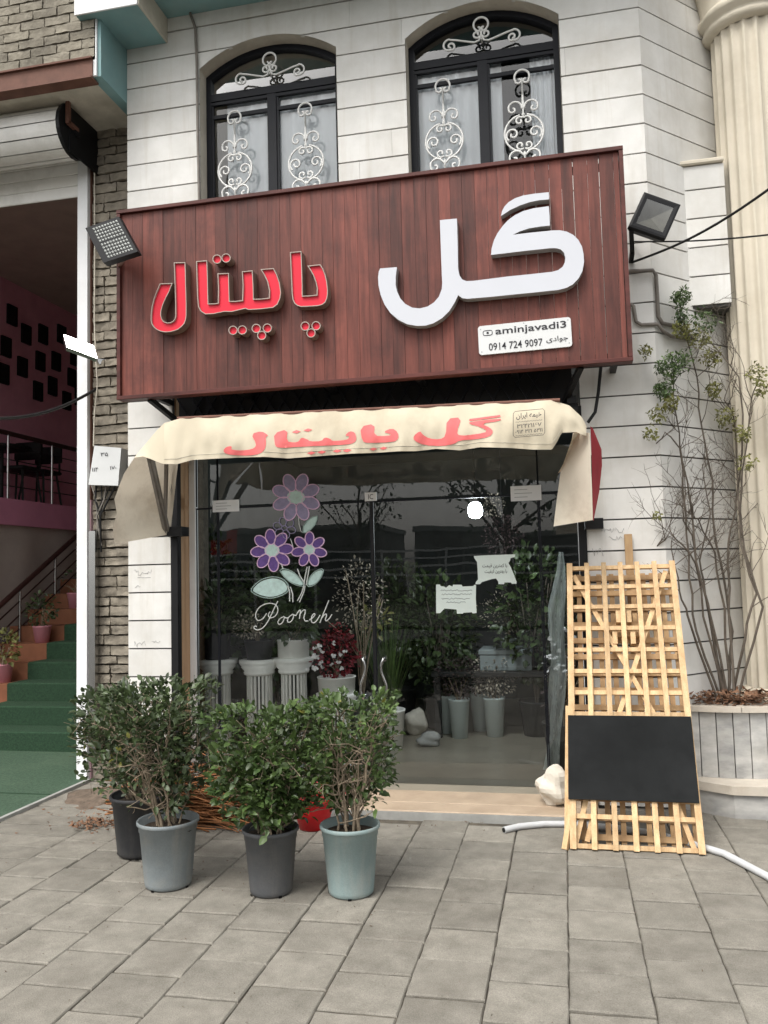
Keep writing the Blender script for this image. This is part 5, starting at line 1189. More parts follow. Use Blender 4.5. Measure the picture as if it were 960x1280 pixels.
potted_shrub(3, (330, 1125), 71, 1044, (264, 402, 882, 1040), ('pot_charcoal', 'leaf_green'), 'dense glossy green shrub in a charcoal grey pot', 4000, 0, leafL=(.03, .056))
potted_shrub(4, (432, 1127), 76, 1040, (378, 502, 866, 1005), ('pot_teal', 'leaf_green'), 'shrub with pale stems in a light teal grey pot', 2300, .58)

# ---------------------------------------------------------------- bare climbing shrub in the planter
rg = random.Random(77)
sb_ = onZ(905, 862, SOZ); sb_ = Vector((1.06, 6.14, SOZ))
cs_ = thing('climbing_shrub', sb_, 'tall bare twiggy shrub with sparse leaves growing against the white wall', 'shrub')
def chamY(x): return W + max(0, x-FXR) - .05
stems = [[(888, 855), (870, 790), (862, 720), (857, 640), (851, 560), (843, 500), (838, 440)], [(900, 858), (880, 770), (868, 680), (855, 650), (856, 600)], [(915, 858), (905, 760), (893, 690), (872, 650), (861, 640)],
         [(925, 855), (912, 760), (910, 680), (922, 620), (929, 540), (924, 470), (890, 430)], [(895, 858), (880, 740), (876, 700), (888, 640), (878, 580)], [(935, 850), (952, 760), (930, 690), (924, 640), (931, 560), (940, 500), (950, 470)],
         [(880, 855), (860, 770), (850, 740), (840, 690)], [(920, 858), (930, 800), (945, 740), (925, 680), (922, 600), (918, 520), (905, 500)], [(905, 858), (915, 790), (905, 720), (893, 660), (890, 600), (877, 530), (870, 470), (858, 420), (850, 380)],
         [(902, 858), (892, 800), (880, 735), (862, 690), (838, 665), (815, 690)], [(910, 858), (890, 780), (870, 700), (862, 620), (850, 560), (832, 540), (815, 560)]]
st = MB(); fol = MB(); fo2 = MB()
def plant_pt(px_, py_, k):
    p = onY(px_, py_, W-.06+.01*k)
    q = _ray(px_, py_); t_ = (FXR-W+.06+.03*(k % 4))/(q[0]-q[1]); c_ = Vector(CAM+q*t_)
    if c_.x < FXR: return p
    if px_ > 922: return onY(px_, py_, CCY-CR-.10)
    return c_
def twig(p, d, L, depth, r_):
    pts = [p]; dd = d.normalized(); n = 5
    for i in range(n): dd = (dd+rv(rg, .28)+Vector((0, 0, .05))).normalized(); pts.append(pts[-1]+dd*L/n)
    st.tube(pts, [lerp(r_, r_*.45, i/n) for i in range(n+1)], 4, False)
    if depth > 0:
        for _ in range(rg.randint(2, 4)):
            i = rg.randint(1, n); twig(pts[i], dd+rv(rg, .9), L*rg.uniform(.35, .65), depth-1, r_*.6)
    if depth <= 1: return pts
    return pts
tipz = []
for k, sp_ in enumerate(stems):
    pts = [plant_pt(x_, y_, k) for x_, y_ in sp_]
    pts[0] = Vector((lerp(pts[0].x, sb_.x, .6), lerp(pts[0].y, sb_.y-.05, .6), SOZ-.02))
    ps = []
    for i in range(len(pts)-1):
        for t_ in (0, .33, .66): ps.append(lerp(pts[i], pts[i+1], t_)+rv(rg, .008))
    ps.append(pts[-1]); n = len(ps)
    st.tube(ps, [lerp(.0095, .0032, i/n) for i in range(n)], 6)
    for i in range(5, n, 1):
        if rg.random() < .62: 
            d = rv(rg); d.y = -abs(d.y)*.5; d.z = abs(d.z)*.7+.25; twig(ps[i], d, rg.uniform(.16, .40), 2, .0034)
        if ps[i].z > 2.2: tipz.append(ps[i])
obj('stems', st, 'bark_dark', cs_)
def clump(px_, py_, rpx, n, mb, L=(.018, .037)):
    for _ in range(int(n*2.5)):
        a_ = rg.uniform(0, 6.28); rr = rpx*math.sqrt(rg.random()); p = plant_pt(px_+rr*math.cos(a_), py_+rr*.9*math.sin(a_), rg.randint(0, 3))+Vector((0, -rg.uniform(0, .14), 0))
        leaf(mb, p, rv(rg)+Vector((0, -.2, -.1)), Vector((0, -.6, .8))+rv(rg, .6), rg.uniform(*L), rg.uniform(.38, .55))
for c_ in ((850, 376, 11, 90), (850, 400, 9, 50), (835, 462, 17, 110), (828, 490, 12, 80), (880, 405, 16, 60), (850, 455, 14, 60)): clump(*c_, fol)
for c_ in ((838, 505, 10, 50), (806, 442, 7, 30), (886, 450, 12, 60), (890, 490, 10, 45), (822, 520, 12, 40), (905, 525, 14, 60), (945, 470, 14, 45), (872, 425, 14, 60), (950, 490, 8, 30), (820, 645, 5, 10), (850, 415, 12, 70), (925, 545, 10, 40), (812, 545, 9, 25), (930, 580, 12, 26)): clump(*c_, fo2)
obj('foliage', fol, 'leaf_green', cs_, kind='stuff'); obj('faded_leaves', fo2, 'leaf_olive', cs_, kind='stuff')

# ---------------------------------------------------------------- leaning wooden lattice board
mat('pine', (0.44, 0.285, 0.145), 0.65, col2=(0.62, 0.45, 0.26), scale=4.0, stretch=(9, 9, 1.2), orand=0.17, speck=0.12, bump=0.1, bscale=20, dirt=(0.36, 0.22, 0.11), dirt_scale=9, dirt_amt=0.35)
mat('pine_dark', (0.36, 0.22, 0.11), 0.7, col2=(0.52, 0.35, 0.185), scale=3, stretch=(7, 7, 1), orand=0.18, bump=0.1, bscale=20)
mat('chalkboard', (0.012, 0.013, 0.0135), 0.85, 0.25, scale=4, dirt=(0.02, 0.021, 0.022), dirt_scale=2.2, dirt_amt=0.7, spec=0.12)
BL, BRr = onZ(713, 1063), onZ(882, 1070); BY = (BL.y+BRr.y)/2
TY = 5.62; TL, TR2 = onY(709, 704, TY), onY(842.5, 702, TY)
BL = Vector((BL.x, BY, 0.0)); BRr = Vector((BRr.x, BY, 0.0)); tz = (TL.z+TR2.z)/2; TL.z = TR2.z = tz
nB = (BRr-BL).cross(TL-BL).normalized(); nB = nB if nB.y < 0 else -nB
def bp_(u_, v_, d=0.0): return lerp(lerp(BL, BRr, u_), lerp(TL, TR2, u_), v_) + nB*d
board = thing('lattice_board', (BL+BRr)/2, 'pine lattice display stand with a black panel leaning by the shop door', 'display board')
def vof(py_):
    lo, hi = 0.0, 1.0
    for _ in range(30):
        m_ = (lo+hi)/2
        if proj(bp_(.5, m_))[1] > py_: lo = m_
        else: hi = m_
    return (lo+hi)/2
def slat(a_, b_, w_, d_, m='pine', nm='slat', par=None): mb = MB(); mb.bar(a_, b_, w_, d_, nB); obj(nm, mb, m, par or board)
us = [0.022, .185, .345, .50, .655, .815, .978]
for u_ in us: slat(bp_(u_, 0.004), bp_(u_, 1.0), .030 if 0 < us.index(u_) < 6 else .036, .018)
vr = [vof(y_) for y_ in (1060, 1022, 892, 865, 838, 811, 784, 757, 732, 708)]
for v_ in vr: slat(bp_(.03, v_, -.020), bp_(.97, v_, -.020), .026, .020)
va, vb = vof(1002), vof(896)
mb = MB(); mb.prism([bp_(-.012, va, .012), bp_(.992, va, .012), bp_(.998, vb, .012), bp_(-.008, vb, .012)], nB*.012); obj('black_panel', mb, 'chalkboard', board)
for d in ((.06, .96, .74, .42), (.92, .97, .40, .42), (.04, .02, .22, .30), (.74, .28, .93, .02), (.13, .03, .30, .30)): slat(bp_(d[0], d[1], -.040), bp_(d[2], d[3], -.040), .028, .018)
# back lattice, standing 12 cm behind the front one
for u_ in (.03, .11, .20, .30, .42, .52, .62, .72, .80, .89, .97): slat(bp_(u_, .03, -.135), bp_(u_, .985, -.135), .030, .018, 'pine_dark')
for i in range(16): v_ = .05+i*.061; slat(bp_(.01, v_, -.118), bp_(.985, v_, -.118), .034, .016, 'pine_dark')
for u_ in (.02, .98):
    for v_ in (.02, .35, .66, .985): slat(bp_(u_, v_, -.008), bp_(u_, v_, -.140), .026, .022, 'pine_dark', 'spacer')
for (u_, v_) in ((.46, .80), (.555, .80), (.42, .72), (.58, .72)): mb = MB(); mb.bar(bp_(u_, v_-.028, -.05), bp_(u_, v_+.03, -.05), .03, .05, nB); obj('block', mb, 'pine', board)
mb = MB(); mb.bar(bp_(.5, .74, -.06), bp_(.5, .74, -.12), .2, .05, nB); obj('block', mb, 'pine_dark', board)
tp = onY(785, 668, W-.03); mb = MB(); mb.bar((tp.x-.005, W-.16, 1.0), (tp.x, W-.022, tp.z), .05, .022, (0, 1, 0)); obj('support_post', mb, 'pine_dark', board)
lg = onZ(708, 1063); mb = MB(); mb.bar((BL.x-.022, BY+.05, 0.0), bp_(-.012, .47, -.06), .024, .05, (0, 1, 0)); mb.bar((BL.x-.03, BY+.005, 0.0), bp_(.03, .17, -.02), .03, .03); obj('side_leg', mb, 'pine', board)

# ---------------------------------------------------------------- things on the pavement
mat('hose', (0.50, 0.51, 0.52), 0.5, 0.08, scale=10); mat('white_rock', (0.56, 0.52, 0.45), 0.8, 0.15, scale=6, bump=1.0, bscale=14); mat('twig_red', (0.14, 0.055, 0.02), 0.75, col2=(0.30, 0.13, 0.052), scale=12, island=True)
mat('red_plastic', (0.55, 0.015, 0.02), 0.4, 0.1); mat('red_petal', (0.50, 0.02, 0.035), 0.6, 0.3, scale=30, island=True); mat('white_petal', (0.72, 0.70, 0.69), 0.6, 0.1, island=False); mat('crimson', (0.16, 0.010, 0.018), 0.65, 0.3, scale=30, island=True)
h0 = [onZ(630, 1037.5, .02), onZ(650, 1033, .02), onZ(680, 1030, .02), onZ(710, 1030, .02), onZ(760, 1034, .02), onZ(820, 1042, .02), onZ(882, 1060, .02), onZ(905, 1067, .02), onZ(930, 1080, .02), onZ(960, 1096, .02), onZ(990, 1116, .02)]
hp = []
for i in range(len(h0)-1):
    for t_ in (0, .5): hp.append(lerp(h0[i], h0[i+1], t_))
hp.append(h0[-1]); mb = MB(); mb.tube(hp, .019, 10); ho = obj('hose', mb, 'hose', None, 'pale grey plastic hose lying on the paving behind the lattice board', 'hose')
mb = MB(); mb.tube([hp[0]-(hp[1]-hp[0]).normalized()*.001, hp[0]+(hp[0]-hp[1]).normalized()*.004], .0145, 8); obj('opening', mb, 'dull_black', ho)
rk = onZ(694, 1012); mb = MB(); mb.blob((rk.x+.0, 5.66, TZ+.105), .125, 4, .34, (15, 21), (.95, .8, .95), False); obj('white_rock', mb, 'white_rock', None, 'rough white limestone block on the door threshold', 'rock')
# heap of willow twigs behind the pots
hc = onZ(285, 1003); mb = MB(); rg = random.Random(31)
for _ in range(480):
    c = Vector((hc.x-.06+rg.uniform(-.28, .28), 5.12+rg.gauss(0, .07), .02+abs(rg.gauss(0, .14)))); d = Vector((1, rg.uniform(-.35, .35), rg.uniform(-.22, .22))).normalized()*rg.uniform(.18, .34)
    m_ = c+Vector((0, rg.uniform(-.04, .04), rg.uniform(.01, .06))); a_, b_ = c-d, c+d; a_.z = max(.006, a_.z); b_.z = max(.006, b_.z); mb.tube(bez(a_, m_, b_, 4), rg.uniform(.003, .0055), 4, False)
obj('twig_heap', mb, 'twig_red', None, 'loose heap of reddish brown willow twigs behind the pots', 'twigs', kind='stuff')
# red pot of red flowers between the two right hand shrubs
rp = onZ(392, 1034); rp.z = 0.0
t = thing('red_flower_pot', (rp.x, rp.y, 0), 'red plastic pot of small red flowers behind the teal pot', 'potted plant')
mb = MB(); mb.lathe([(0, 0), (.09, 0), (.125, .12), (.135, .17), (.14, .175), (.12, .17), (.10, .12), (0, .12)], rp, 24); obj('pot', mb, 'red_plastic', t)
fl_, gr_ = MB(), MB(); rg = random.Random(8)
for _ in range(240): p = rp+Vector((rg.gauss(0, .09), rg.gauss(0, .08), .15+abs(rg.gauss(.06, .06)))); leaf(gr_, p, rv(rg), Vector((0, 0, 1))+rv(rg, .5), .03)
for _ in range(40):
    p = rp+Vector((rg.gauss(0, .10), rg.gauss(-.04, .08), .2+abs(rg.gauss(.05, .05))))
    for k in range(5): leaf(fl_, p, rv(rg), Vector((0, -1, 1))+rv(rg, .4), .02, .8)
obj('foliage', gr_, 'leaf_dark', t, kind='stuff'); obj('flowers', fl_, 'red_petal', t, kind='stuff')
# earth heap with dry leaves beside the black pot
eh = onZ(128, 1000); mb = MB(); mb.blob((eh.x, eh.y+.12, -.01), .24, 3, .55, (12, 34), (1.0, 1.3, .2)); mat('earth', (0.125, 0.095, 0.072), 0.95, 0.3, scale=18, bump=0.8, bscale=60)
obj('earth_heap', mb, 'earth', None, 'low heap of reddish earth beside the black pot', 'earth')
lf_ = onZ(112, 1032); mb = MB(); rg = random.Random(6); litter(mb, 160, lambda r_: Vector((lf_.x+r_.gauss(0.02, .08), lf_.y+r_.gauss(0, .08), .004)), rg, (.02, .045), .035); litter(mb, 60, lambda r_: Vector((lf_.x+r_.gauss(0.0, .25), lf_.y+r_.gauss(.2, .2), .003)), rg, (.015, .035), .008)
obj('leaf_scraps', mb, 'dry_leaf', None, 'small brown leaf scraps on the paving beside the black pot', 'leaf litter', kind='stuff')
mb = MB(); rg = random.Random(16); litter(mb, 420, lambda r_: Vector((r_.uniform(-3.2, 1.3), r_.uniform(2.4, 5.38), .003)), rg, (.004, .013), .003); litter(mb, 130, lambda r_: Vector((r_.uniform(-2.5, -.2), 5.37-abs(r_.gauss(0, .08)), .003)), rg, (.005, .02), .004); litter(mb, 90, lambda r_: Vector((r_.uniform(-2.6, -.9), 4.2+r_.gauss(0, .25), .003)), rg, (.006, .02), .003); obj('grit', mb, 'earth', None, 'tiny scattered grit and leaf crumbs on the grey paving', 'grit', kind='stuff')

# ---------------------------------------------------------------- goods inside the shop
mat('ped_white', (0.84, 0.83, 0.79), 0.6, 0.05, scale=5); mat('ped_groove', (0.05, 0.05, 0.048), 0.8, 0.1); mat('bucket', (0.52, 0.58, 0.57), 0.45, 0.05); mat('dried', (0.34, 0.30, 0.24), 0.85, 0.25, scale=25, island=True); mat('mauve', (0.045, 0.030, 0.030), 0.8, 0.25, scale=25, island=True)
mat('plastic_sheet', (0.78, 0.86, 0.83), 0.35, 0.1, scale=4, transl=0.4); mat('carton', (0.22, 0.25, 0.25), 0.5, 0.1, scale=5); mat('pink_pot', (0.55, 0.24, 0.29), 0.5, 0.06)
FZ = TZ-0.004
def pedestal(px_, ytop, Y, label):
    p = onY(px_, ytop, Y); h = p.z-FZ; c = Vector((p.x, Y, FZ)); t = thing('fluted_pedestal', c, label, 'pedestal', None)
    mb = MB(); mb.lathe([(0, 0), (.16, 0), (.16, .05), (.13, .07), (.12, .10)], c, 28); obj('base', mb, 'ped_white', t)
    mb = MB(); mb.lathe([(.085, .10), (.083, h*.5), (.082, h-.13)], c, 32); sh_ = obj('shaft', mb, 'ped_groove', t)
    mb = MB()
    for k in range(20):
        an = 2*math.pi*k/20; mb.bar(c+Vector((.094*math.cos(an), .094*math.sin(an), .09)), c+Vector((.092*math.cos(an), .092*math.sin(an), h-.12)), .0135, .026, (math.cos(an), math.sin(an), 0))
    obj('ribs', mb, 'ped_white', sh_, kind='stuff')
    mb = MB(); mb.lathe([(.10, h-.13), (.125, h-.12), (.13, h-.10), (.12, h-.095), (.15, h-.06), (.145, h-.055), (.165, h-.03), (.165, h), (0, h)], c, 32); obj('capital', mb, 'ped_white', t)
    return Vector((p.x, Y, p.z))
def bowl(nm, c, r_, h, m, label, cat, tap=.8):
    t = thing(nm, c, label, cat); mb = MB(); mb.lathe([(0, .001), (r_*tap, .001), (r_*.97, h*.94), (r_, h*.95), (r_, h), (r_*.93, h), (r_*.9, h*.8), (0, h*.8)], c, 26); obj('pot', mb, m, t); return t
def bunch(t, c, r_, n, m, seed, L=(.03, .06), sq=(1, 1, 1), nm='foliage', wd=.6):
    rg = random.Random(seed); mb = MB()
    for _ in range(n):
        d = rv(rg)
        if d.length > 1 or d.length < .1: continue
        p = Vector(c)+Vector((d.x*sq[0], d.y*sq[1], d.z*sq[2]))*r_; leaf(mb, p, d+rv(rg, .6), Vector((0, -.4, 1))+rv(rg, .6), rg.uniform(*L), wd)
    return obj(nm, mb, m, t, kind='stuff')
def stems_to(t, c, top, n, seed, r_=.003, m='bark_grey', spread=.05):
    rg = random.Random(seed); mb = MB()
    for _ in range(n): mb.tube(bez(Vector(c), lerp(Vector(c), Vector(top), .5)+rv(rg, spread*.6), Vector(top)+rv(rg, spread*2), 4), r_, 4, False)
    obj('stems', mb, m, t)
PYD = 6.55
q = pedestal(272, 824, PYD, 'white fluted pedestal under the plant beside the tan door jamb'); t = bowl('plant_pot', q, .12, .24, 'pot_black', 'black pot of dark leaves on the pedestal beside the tan door jamb', 'potted plant'); bunch(t, q+Vector((0, 0, .40)), .26, 420, 'leaf_dark', 41, (.05, .10), (1, 1, .9)); stems_to(t, q+Vector((0, 0, .18)), q+Vector((0, 0, .42)), 8, 3)
q = pedestal(324, 824, PYD, 'white fluted pedestal under the dried flower pot'); t = bowl('plant_pot', q, .125, .16, 'pot_black', 'black pot of pale dried flowers on a fluted pedestal', 'potted plant'); bunch(t, q+Vector((-.07, -.05, .28)), .13, 420, 'dried', 42, (.015, .035), (1, .8, .9)); bunch(t, q+Vector((.0, .1, .45)), .2, 200, 'leaf_dark', 43, (.05, .09)); stems_to(t, q+Vector((0, 0, .12)), q+Vector((-.05, 0, .3)), 10, 4)
q = pedestal(367, 822, PYD+.03, 'white fluted pedestal under the white pot'); t = bowl('plant_pot', q, .135, .15, 'ped_white', 'white pot of dark foliage on a fluted pedestal', 'potted plant', .95); bunch(t, q+Vector((.0, 0, .27)), .19, 380, 'leaf_dark', 44, (.05, .09), (1, 1, .7)); stems_to(t, q+Vector((0, 0, .1)), q+Vector((0, 0, .28)), 8, 5)
q = pedestal(421, 866, PYD-.12, 'white fluted pedestal under the red flower bowl'); t = bowl('flower_bowl', q, .155, .13, 'ped_white', 'white bowl of dark red and white flowers behind the glass', 'flowers', .92)
bunch(t, q+Vector((0, 0, .30)), .20, 900, 'crimson', 45, (.02, .035), (1, 1, .9), 'red_flowers', .85); bunch(t, q+Vector((.02, 0, .46)), .10, 260, 'crimson', 46, (.02, .03), (1, 1, .9), 'red_flowers', .85); stems_to(t, q+Vector((0, 0, .1)), q+Vector((0, 0, .3)), 12, 9)
rg = random.Random(51); mb = MB()
for _ in range(20):
    p = q+Vector((rg.uniform(-.19, .19), -.10-rg.random()*.1, .2+rg.random()*.22))
    for k in range(6): leaf(mb, p, rv(rg), Vector((0, -1, .3))+rv(rg, .4), .024, .9)
obj('white_flowers', mb, 'white_petal', t, kind='stuff')
# dark leafy floor plants that fill the back of the shop
for i, (px_, yy, hh, rr_, lab) in enumerate(((548, 8.3, 1.35, .42, 'dark leafy floor plant behind the flower buckets'), (262, 7.3, 1.75, .36, 'tall dark floor plant behind the pedestal beside the tan door jamb'), (345, 7.6, 1.6, .40, 'tall dark floor plant behind the white pot pedestal'), (668, 8.0, 1.55, .40, 'dark leafy floor plant inside the pane beside the lattice board'), (500, 8.8, 1.5, .42, 'dark floor plant behind the grassy plant'))):
    c = Vector((onY(px_, 800, yy).x, yy, FZ)); t = bowl('floor_plant', c, .17, .32, 'pot_black', lab, 'potted plant', .75)
    bunch(t, c+Vector((0, 0, hh*.72)), rr_, 1500, 'leaf_dark', 300+i, (.05, .11), (1, 1, hh*.42/rr_)); stems_to(t, c+Vector((0, 0, .25)), c+Vector((0, 0, hh*.8)), 14, 310+i, .006, 'bark_dark', .14)
# tall pale bouquet and yellow leaves
c = Vector((onY(450, 760, 6.7).x, 6.7, FZ)); t = bowl('floor_vase', c, .14, .55, 'pot_charcoal', 'dark floor vase of pale branches behind the door meeting edge', 'vase', .7); bunch(t, c+Vector((0, 0, 1.35)), .28, 900, 'dried', 47, (.016, .034), (.8, .8, 1.2)); bunch(t, c+Vector((.12, 0, 1.15)), .14, 90, 'leaf_olive', 48, (.04, .07)); stems_to(t, c+Vector((0, 0, .45)), c+Vector((0, 0, 1.35)), 14, 10, .005, spread=.12)
# grassy plant
c = onZ(508, 912, FZ); c = Vector((c.x, min(c.y, 7.3), FZ)); t = bowl('grass_plant', c, .16, .34, 'ped_white', 'tall grassy plant with long blades in a white pot inside the door', 'potted plant'); mb = MB(); rg = random.Random(12)
for _ in range(130):
    a_ = rg.uniform(0, 6.28); p0 = c+Vector((.05*math.cos(a_), .05*math.sin(a_), .3)); L = rg.uniform(.5, 1.0); e = p0+Vector((math.cos(a_)*rg.uniform(.05, .4), math.sin(a_)*rg.uniform(.05, .3), L)); ps = bez(p0, lerp(p0, e, .5)+Vector((0, 0, .15)), e, 5)
    s_ = Vector((-math.sin(a_), math.cos(a_), 0))
    for i in range(5):
        w0, w1 = .008*(1-i/5), .008*(1-(i+1)/5)+.0008; mb.quad(ps[i]-s_*w0, ps[i]+s_*w0, ps[i+1]+s_*w1, ps[i+1]-s_*w1)
obj('blades', mb, 'leaf_green', t, kind='stuff')
# buckets of cut flowers
for i, (px_, py_, w_, lab) in enumerate(((575, 922, 27, 'pale plastic flower bucket in the front row, towards the grassy plant'), (619, 920, 28, 'pale plastic flower bucket in the front row, below the carton'), (557, 916, 25, 'pale flower bucket in the back row, behind the bucket by the grassy plant'), (601, 913, 25, 'pale flower bucket in the back row, behind the bucket below the carton'))):
    c = onZ(px_, py_, FZ); r_ = w_/2*proj(c)[2]/F; t = bowl('flower_bucket', c, r_, .36, 'bucket', lab, 'bucket', .72)
    bunch(t, c+Vector((0, 0, .55)), .24, 900, ('mauve', 'dried', 'leaf_dark', 'mauve')[i], 60+i, (.018, .036), (1, .8, .85)); stems_to(t, c+Vector((0, 0, .28)), c+Vector((0, 0, .52)), 9, 20+i)
# counter with a wrapped carton
c0 = onY(601, 838, 7.9); c1_ = onY(664, 811, 7.9)
t = thing('counter', ((c0.x+c1_.x)/2, 8.2, FZ), 'dark counter table in the shadow of the shop', 'counter'); zt_ = c0.z
mb = MB(); mb.cbox(c0.x-.45, c1_.x+.5, 7.75, 8.6, zt_-.045, zt_, .006); obj('counter_top', mb, 'dull_black', t)
for a_ in (c0.x-.4, c1_.x+.45):
    for b_ in (7.8, 8.55): mb = MB(); mb.box(a_-.03, a_+.03, b_-.03, b_+.03, FZ, zt_-.044); obj('leg', mb, 'dull_black', t)
mb = MB(); mb.cbox(c0.x, c1_.x, 7.85, 8.25, zt_, c1_.z-.05, .008); t = obj('wrapped_carton', mb, 'carton', None, 'long pale carton wrapped in film on the dark counter', 'box')
mb = MB(); mb.cbox(c0.x-.01, c1_.x+.01, 7.84, 8.26, c1_.z-.05, c1_.z+.0, .008); obj('lid', mb, 'carton', t)
c = Vector((lerp(c0.x, c1_.x, .5), 8.45, zt_)); t = bowl('counter_vase', c, .09, .25, 'bucket', 'vase of pale cut flowers at the back of the dark counter', 'vase'); bunch(t, c+Vector((0, 0, .5)), .28, 700, 'dried', 71, (.016, .03), (1.2, .6, .8)); stems_to(t, c+Vector((0, 0, .2)), c+Vector((0, 0, .45)), 8, 33)
# hanging dried bunch and wall shelf at the back, right
hb = onY(628, 668, 8.1); t = thing('hanging_bouquet', hb-Vector((0, 0, .2)), 'dark dried bouquet hanging from the shop ceiling', 'flowers'); bunch(t, hb, .2, 900, 'mauve', 81, (.018, .034)); bunch(t, hb+Vector((-.08, -.05, .28)), .12, 300, 'dried', 82, (.014, .026)); mb = MB(); mb.tube([hb+Vector((0, 0, .05)), (hb.x, hb.y, OZT+.01)], .006, 5); obj('cord', mb, 'dull_black', t)
# lamp
lp = onY(594, 637, 7.0); t = thing('ceiling_lamp', lp-Vector((0, 0, .07)), 'lit white bulb hanging from the shop ceiling', 'lamp')
mat('bulb_lit', (0.90, 0.97, 1.0), 0.4, 0.0, emit=22.0)
mb = MB(); mb.lathe([(0, -.075), (.02, -.073), (.042, -.064), (.057, -.045), (.062, -.015), (.060, .02), (.045, .05), (.03, .06)], lp, 20); obj('bulb', mb, 'bulb_lit', t)
mb = MB(); mb.lathe([(.03, .06), (.028, .11), (.006, .12), (.004, OZT-lp.z+.005)], lp, 12); obj('holder', mb, 'dull_black', t)
ld = bpy.data.lights.new('lamp_light', 'POINT'); ld.energy = 20; ld.color = (.9, .97, 1.0); ld.shadow_soft_size = .08
lo2 = bpy.data.objects.new('lamp_light', ld); COL.objects.link(lo2); lo2.parent = t; lo2.location = Vector((0, 0, -.09))
# plastic sheet, big black pot, white blossom at the right hand pane
film = bpy.data.materials.new('clear_film'); film.use_nodes = True; t_ = film.node_tree; bs_ = t_.nodes['Principled BSDF']; bs_.inputs['Base Color'].default_value = (.75, .82, .80, 1); bs_.inputs['Roughness'].default_value = .25
nz_ = t_.nodes.new('ShaderNodeTexNoise'); nz_.inputs['Scale'].default_value = 14; mr_ = t_.nodes.new('ShaderNodeMapRange'); mr_.inputs['To Min'].default_value = .05; mr_.inputs['To Max'].default_value = .85; t_.links.new(nz_.outputs['Fac'], mr_.inputs['Value']); t_.links.new(mr_.outputs[0], bs_.inputs['Alpha'])
rows = []
for k in range(13):
    v_ = k/12; py_ = lerp(690, 962, v_); xl = lerp(698, 681, v_)-9*math.sin(v_*5)*(1-v_)+2.5*math.sin(v_*17); xr = lerp(704, 698, v_)+6*math.sin(v_*3)+2*math.sin(v_*13)
    rows.append([onY(lerp(xl, xr, i/7), py_, GY+.055+.03*math.sin(i*1.4+v_*9)) for i in range(8)])
mb = MB(); mb.grid(rows); obj('plastic_sheet', mb, film, None, 'crumpled pale green plastic sheet hanging inside the pane beside the lattice board', 'plastic sheet')
c = onZ(706, 962, FZ); c = Vector((onY(707, 930, 6.42).x, 6.42, FZ)); t = bowl('black_urn', c, .17, .40, 'dull_black', 'big black round pot of white blossom beside the limestone block', 'potted plant', .6); bunch(t, c+Vector((0, 0, .85)), .2, 110, 'white_petal', 91, (.03, .045), (.7, .7, 1.2), 'blossom', .9); bunch(t, c+Vector((0, 0, .6)), .16, 130, 'mauve', 92, (.03, .05)); stems_to(t, c+Vector((0, 0, .32)), c+Vector((0, 0, .85)), 10, 41, .004, spread=.1)
# pale stone ornament on the shop floor by the door edge
c = onZ(520, 918, FZ); mb = MB(); mb.blob((c.x, c.y, FZ+.12), .15, 9, .3, (16, 22), (.7, .7, .85), True); obj('garden_stone', mb, 'white_rock', None, 'pale garden stone on the shop floor before the grassy plant', 'rock')
c = onZ(536, 932, FZ); mb = MB(); mb.blob((c.x, c.y, FZ+.05), .11, 10, .3, (16, 22), (1, .8, .6), True); obj('garden_stone', mb, 'grey_cement', None, 'flat grey garden stone on the shop floor beside the pale one', 'rock')
# pink pots on the stair ends
for i, (px_, k_, lab) in enumerate(((18, 2, 'pink pot with a fading plant on the lowest terracotta step end'), (60, 4, 'pink pot with a leafy plant on the middle terracotta step end'), (97, 6, 'pink pot on the upper step end beside the white post'))):
    yy = 7.02+k_*TR+.16; z_ = (k_+1)*RI; c = Vector((onY(px_, 800, yy).x, yy, z_)); c.x = -5.87
    t = bowl('stair_pot', c, .105, .19, 'pink_pot', lab, 'potted plant', .72); bunch(t, c+Vector((0, 0, .36)), .2, 240 if i < 2 else 30, 'leaf_olive' if i == 0 else 'leaf_dark', 100+i, (.04, .07), (.8, .8, 1)); stems_to(t, c+Vector((0, 0, .14)), c+Vector((0, 0, .35)), 7, 50+i)

# ---------------------------------------------------------------- the other side of the street, seen only as reflections
mat('far_wall', (0.16, 0.15, 0.14), 0.9, 0.15, scale=1); mat('far_glass', (0.02, 0.025, 0.03), 0.2, 0.1); mat('banner_red', (0.55, 0.03, 0.03), 0.6, 0.1); mat('verge', (0.045, 0.05, 0.035), 0.95, 0.3, scale=3)
def mir(px_, py_, y): return onY(px_, py_, 2*GY-y)
for i, (pa, pb, ptop, y, lab) in enumerate(((250, 330, 668, -24, 'low grey block under construction across the street'), (380, 470, 662, -30, 'grey flat roofed block across the street beside the low one'), (520, 610, 664, -27, 'wide dark block across the street'), (640, 760, 670, -34, 'distant low block across the street beyond the railing'))):
    a_, b_ = mir(pa, 700, y).x, mir(pb, 700, y).x; h = mir((pa+pb)/2, ptop, y).z
    t = thing('street_building', ((a_+b_)/2, y, 0), lab, 'building'); mb = MB(); mb.box(a_, b_, y-8, y, -.05, h); obj('wall', mb, 'far_wall', t)
    mb = MB(); mb.box(a_-.1, b_+.1, y-8.1, y+.12, h, h+.25); obj('roof', mb, 'grey_cement', t)
    n = max(3, int((b_-a_)/2.2))
    for k in range(n):
        x_ = lerp(a_, b_, (k+.5)/n); mb = MB(); mb.box(x_-.5, x_+.5, y+.005, y+.03, 1.2, min(h-.5, 2.7)); obj('window', mb, 'far_glass', t)
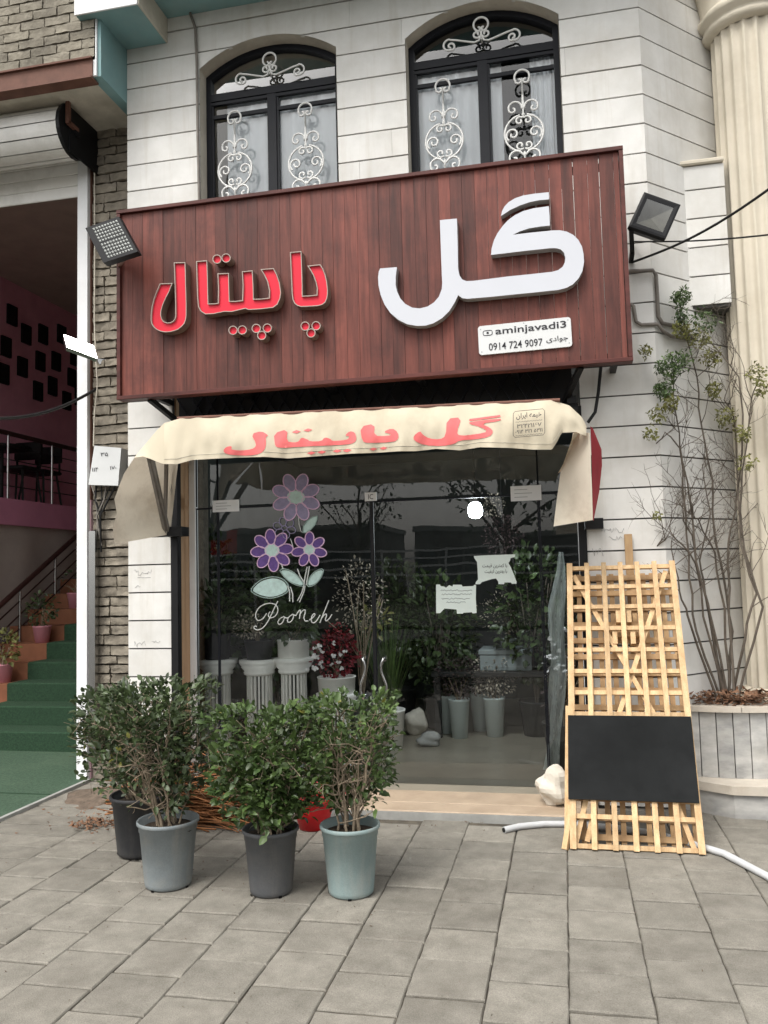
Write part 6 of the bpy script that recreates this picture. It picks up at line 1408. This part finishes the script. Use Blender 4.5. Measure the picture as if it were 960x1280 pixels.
a_, b_ = mir(262, 697, -16), mir(297, 662, -16); t = thing('red_billboard', ((a_.x+b_.x)/2, -16, 0), 'red hoarding panel on posts across the street', 'hoarding'); mb = MB(); mb.box(a_.x, b_.x, -16.05, -16, a_.z, b_.z); obj('panel', mb, 'banner_red', t)
for x_ in (a_.x+.1, b_.x-.1): mb = MB(); mb.box(x_-.05, x_+.05, -16.12, -16.05, -.05, b_.z); obj('post', mb, 'grey_pipe', t)
t = thing('street_railing', (-3, -13, 0), 'long pale metal railing across the street', 'railing')
for z_ in (1.5, 1.75, 2.0, 2.25): mb = MB(); mb.box(-16, 9, -13.03, -13, z_, z_+.06); obj('rail', mb, 'iron_white', t)
for k in range(13): mb = MB(); x_ = -16+k*25/12; mb.box(x_-.03, x_+.03, -13.08, -13.03, -.05, 2.33); obj('post', mb, 'iron_white', t)
for i, (tx, ty, hh, rr_, lab) in enumerate(((-1.0, -3.4, 5.0, 1.5, 'broad leafed street tree on the kerb facing the shop'), (-7.5, -18, 6.5, 2.2, 'street tree beside the red hoarding'), (4.5, -19, 6.0, 2.2, 'street tree before the distant low block'))):
    rg = random.Random(200+i); t = thing('street_tree', (tx, ty, -.05), lab, 'tree'); st = MB(); fo = MB()
    st.tube([Vector((tx, ty, -.05)), Vector((tx+.05, ty, 1.0)), Vector((tx, ty+.05, 2.0)), Vector((tx+.1, ty, hh*.6))], [.12, .10, .085, .05], 8)
    for _ in range(14):
        z0 = rg.uniform(1.9, hh*.6); p0 = Vector((tx, ty, z0)); a_ = rg.uniform(0, 6.28); e = p0+Vector((math.cos(a_)*rr_*rg.uniform(.6, 1), math.sin(a_)*rr_*rg.uniform(.6, 1), rg.uniform(.4, hh*.45))); ps = bez(p0, lerp(p0, e, .5)+Vector((0, 0, .3)), e, 6); st.tube(ps, [lerp(.04, .008, j/6) for j in range(7)], 5)
        for _ in range(26): q_ = ps[rg.randint(2, 6)]+rv(rg, .35); leaf(fo, q_, rv(rg)+Vector((0, 0, -.6)), Vector((0, 0, 1))+rv(rg, .6), rg.uniform(.10, .2), .55)
    obj('trunk', st, 'bark_dark', t); obj('crown', fo, 'leaf_dark', t, kind='stuff')
g = MB(); g.box(-40, 40, -60, -11.5, -.05, .05); struct('far_pavement', g, 'verge')
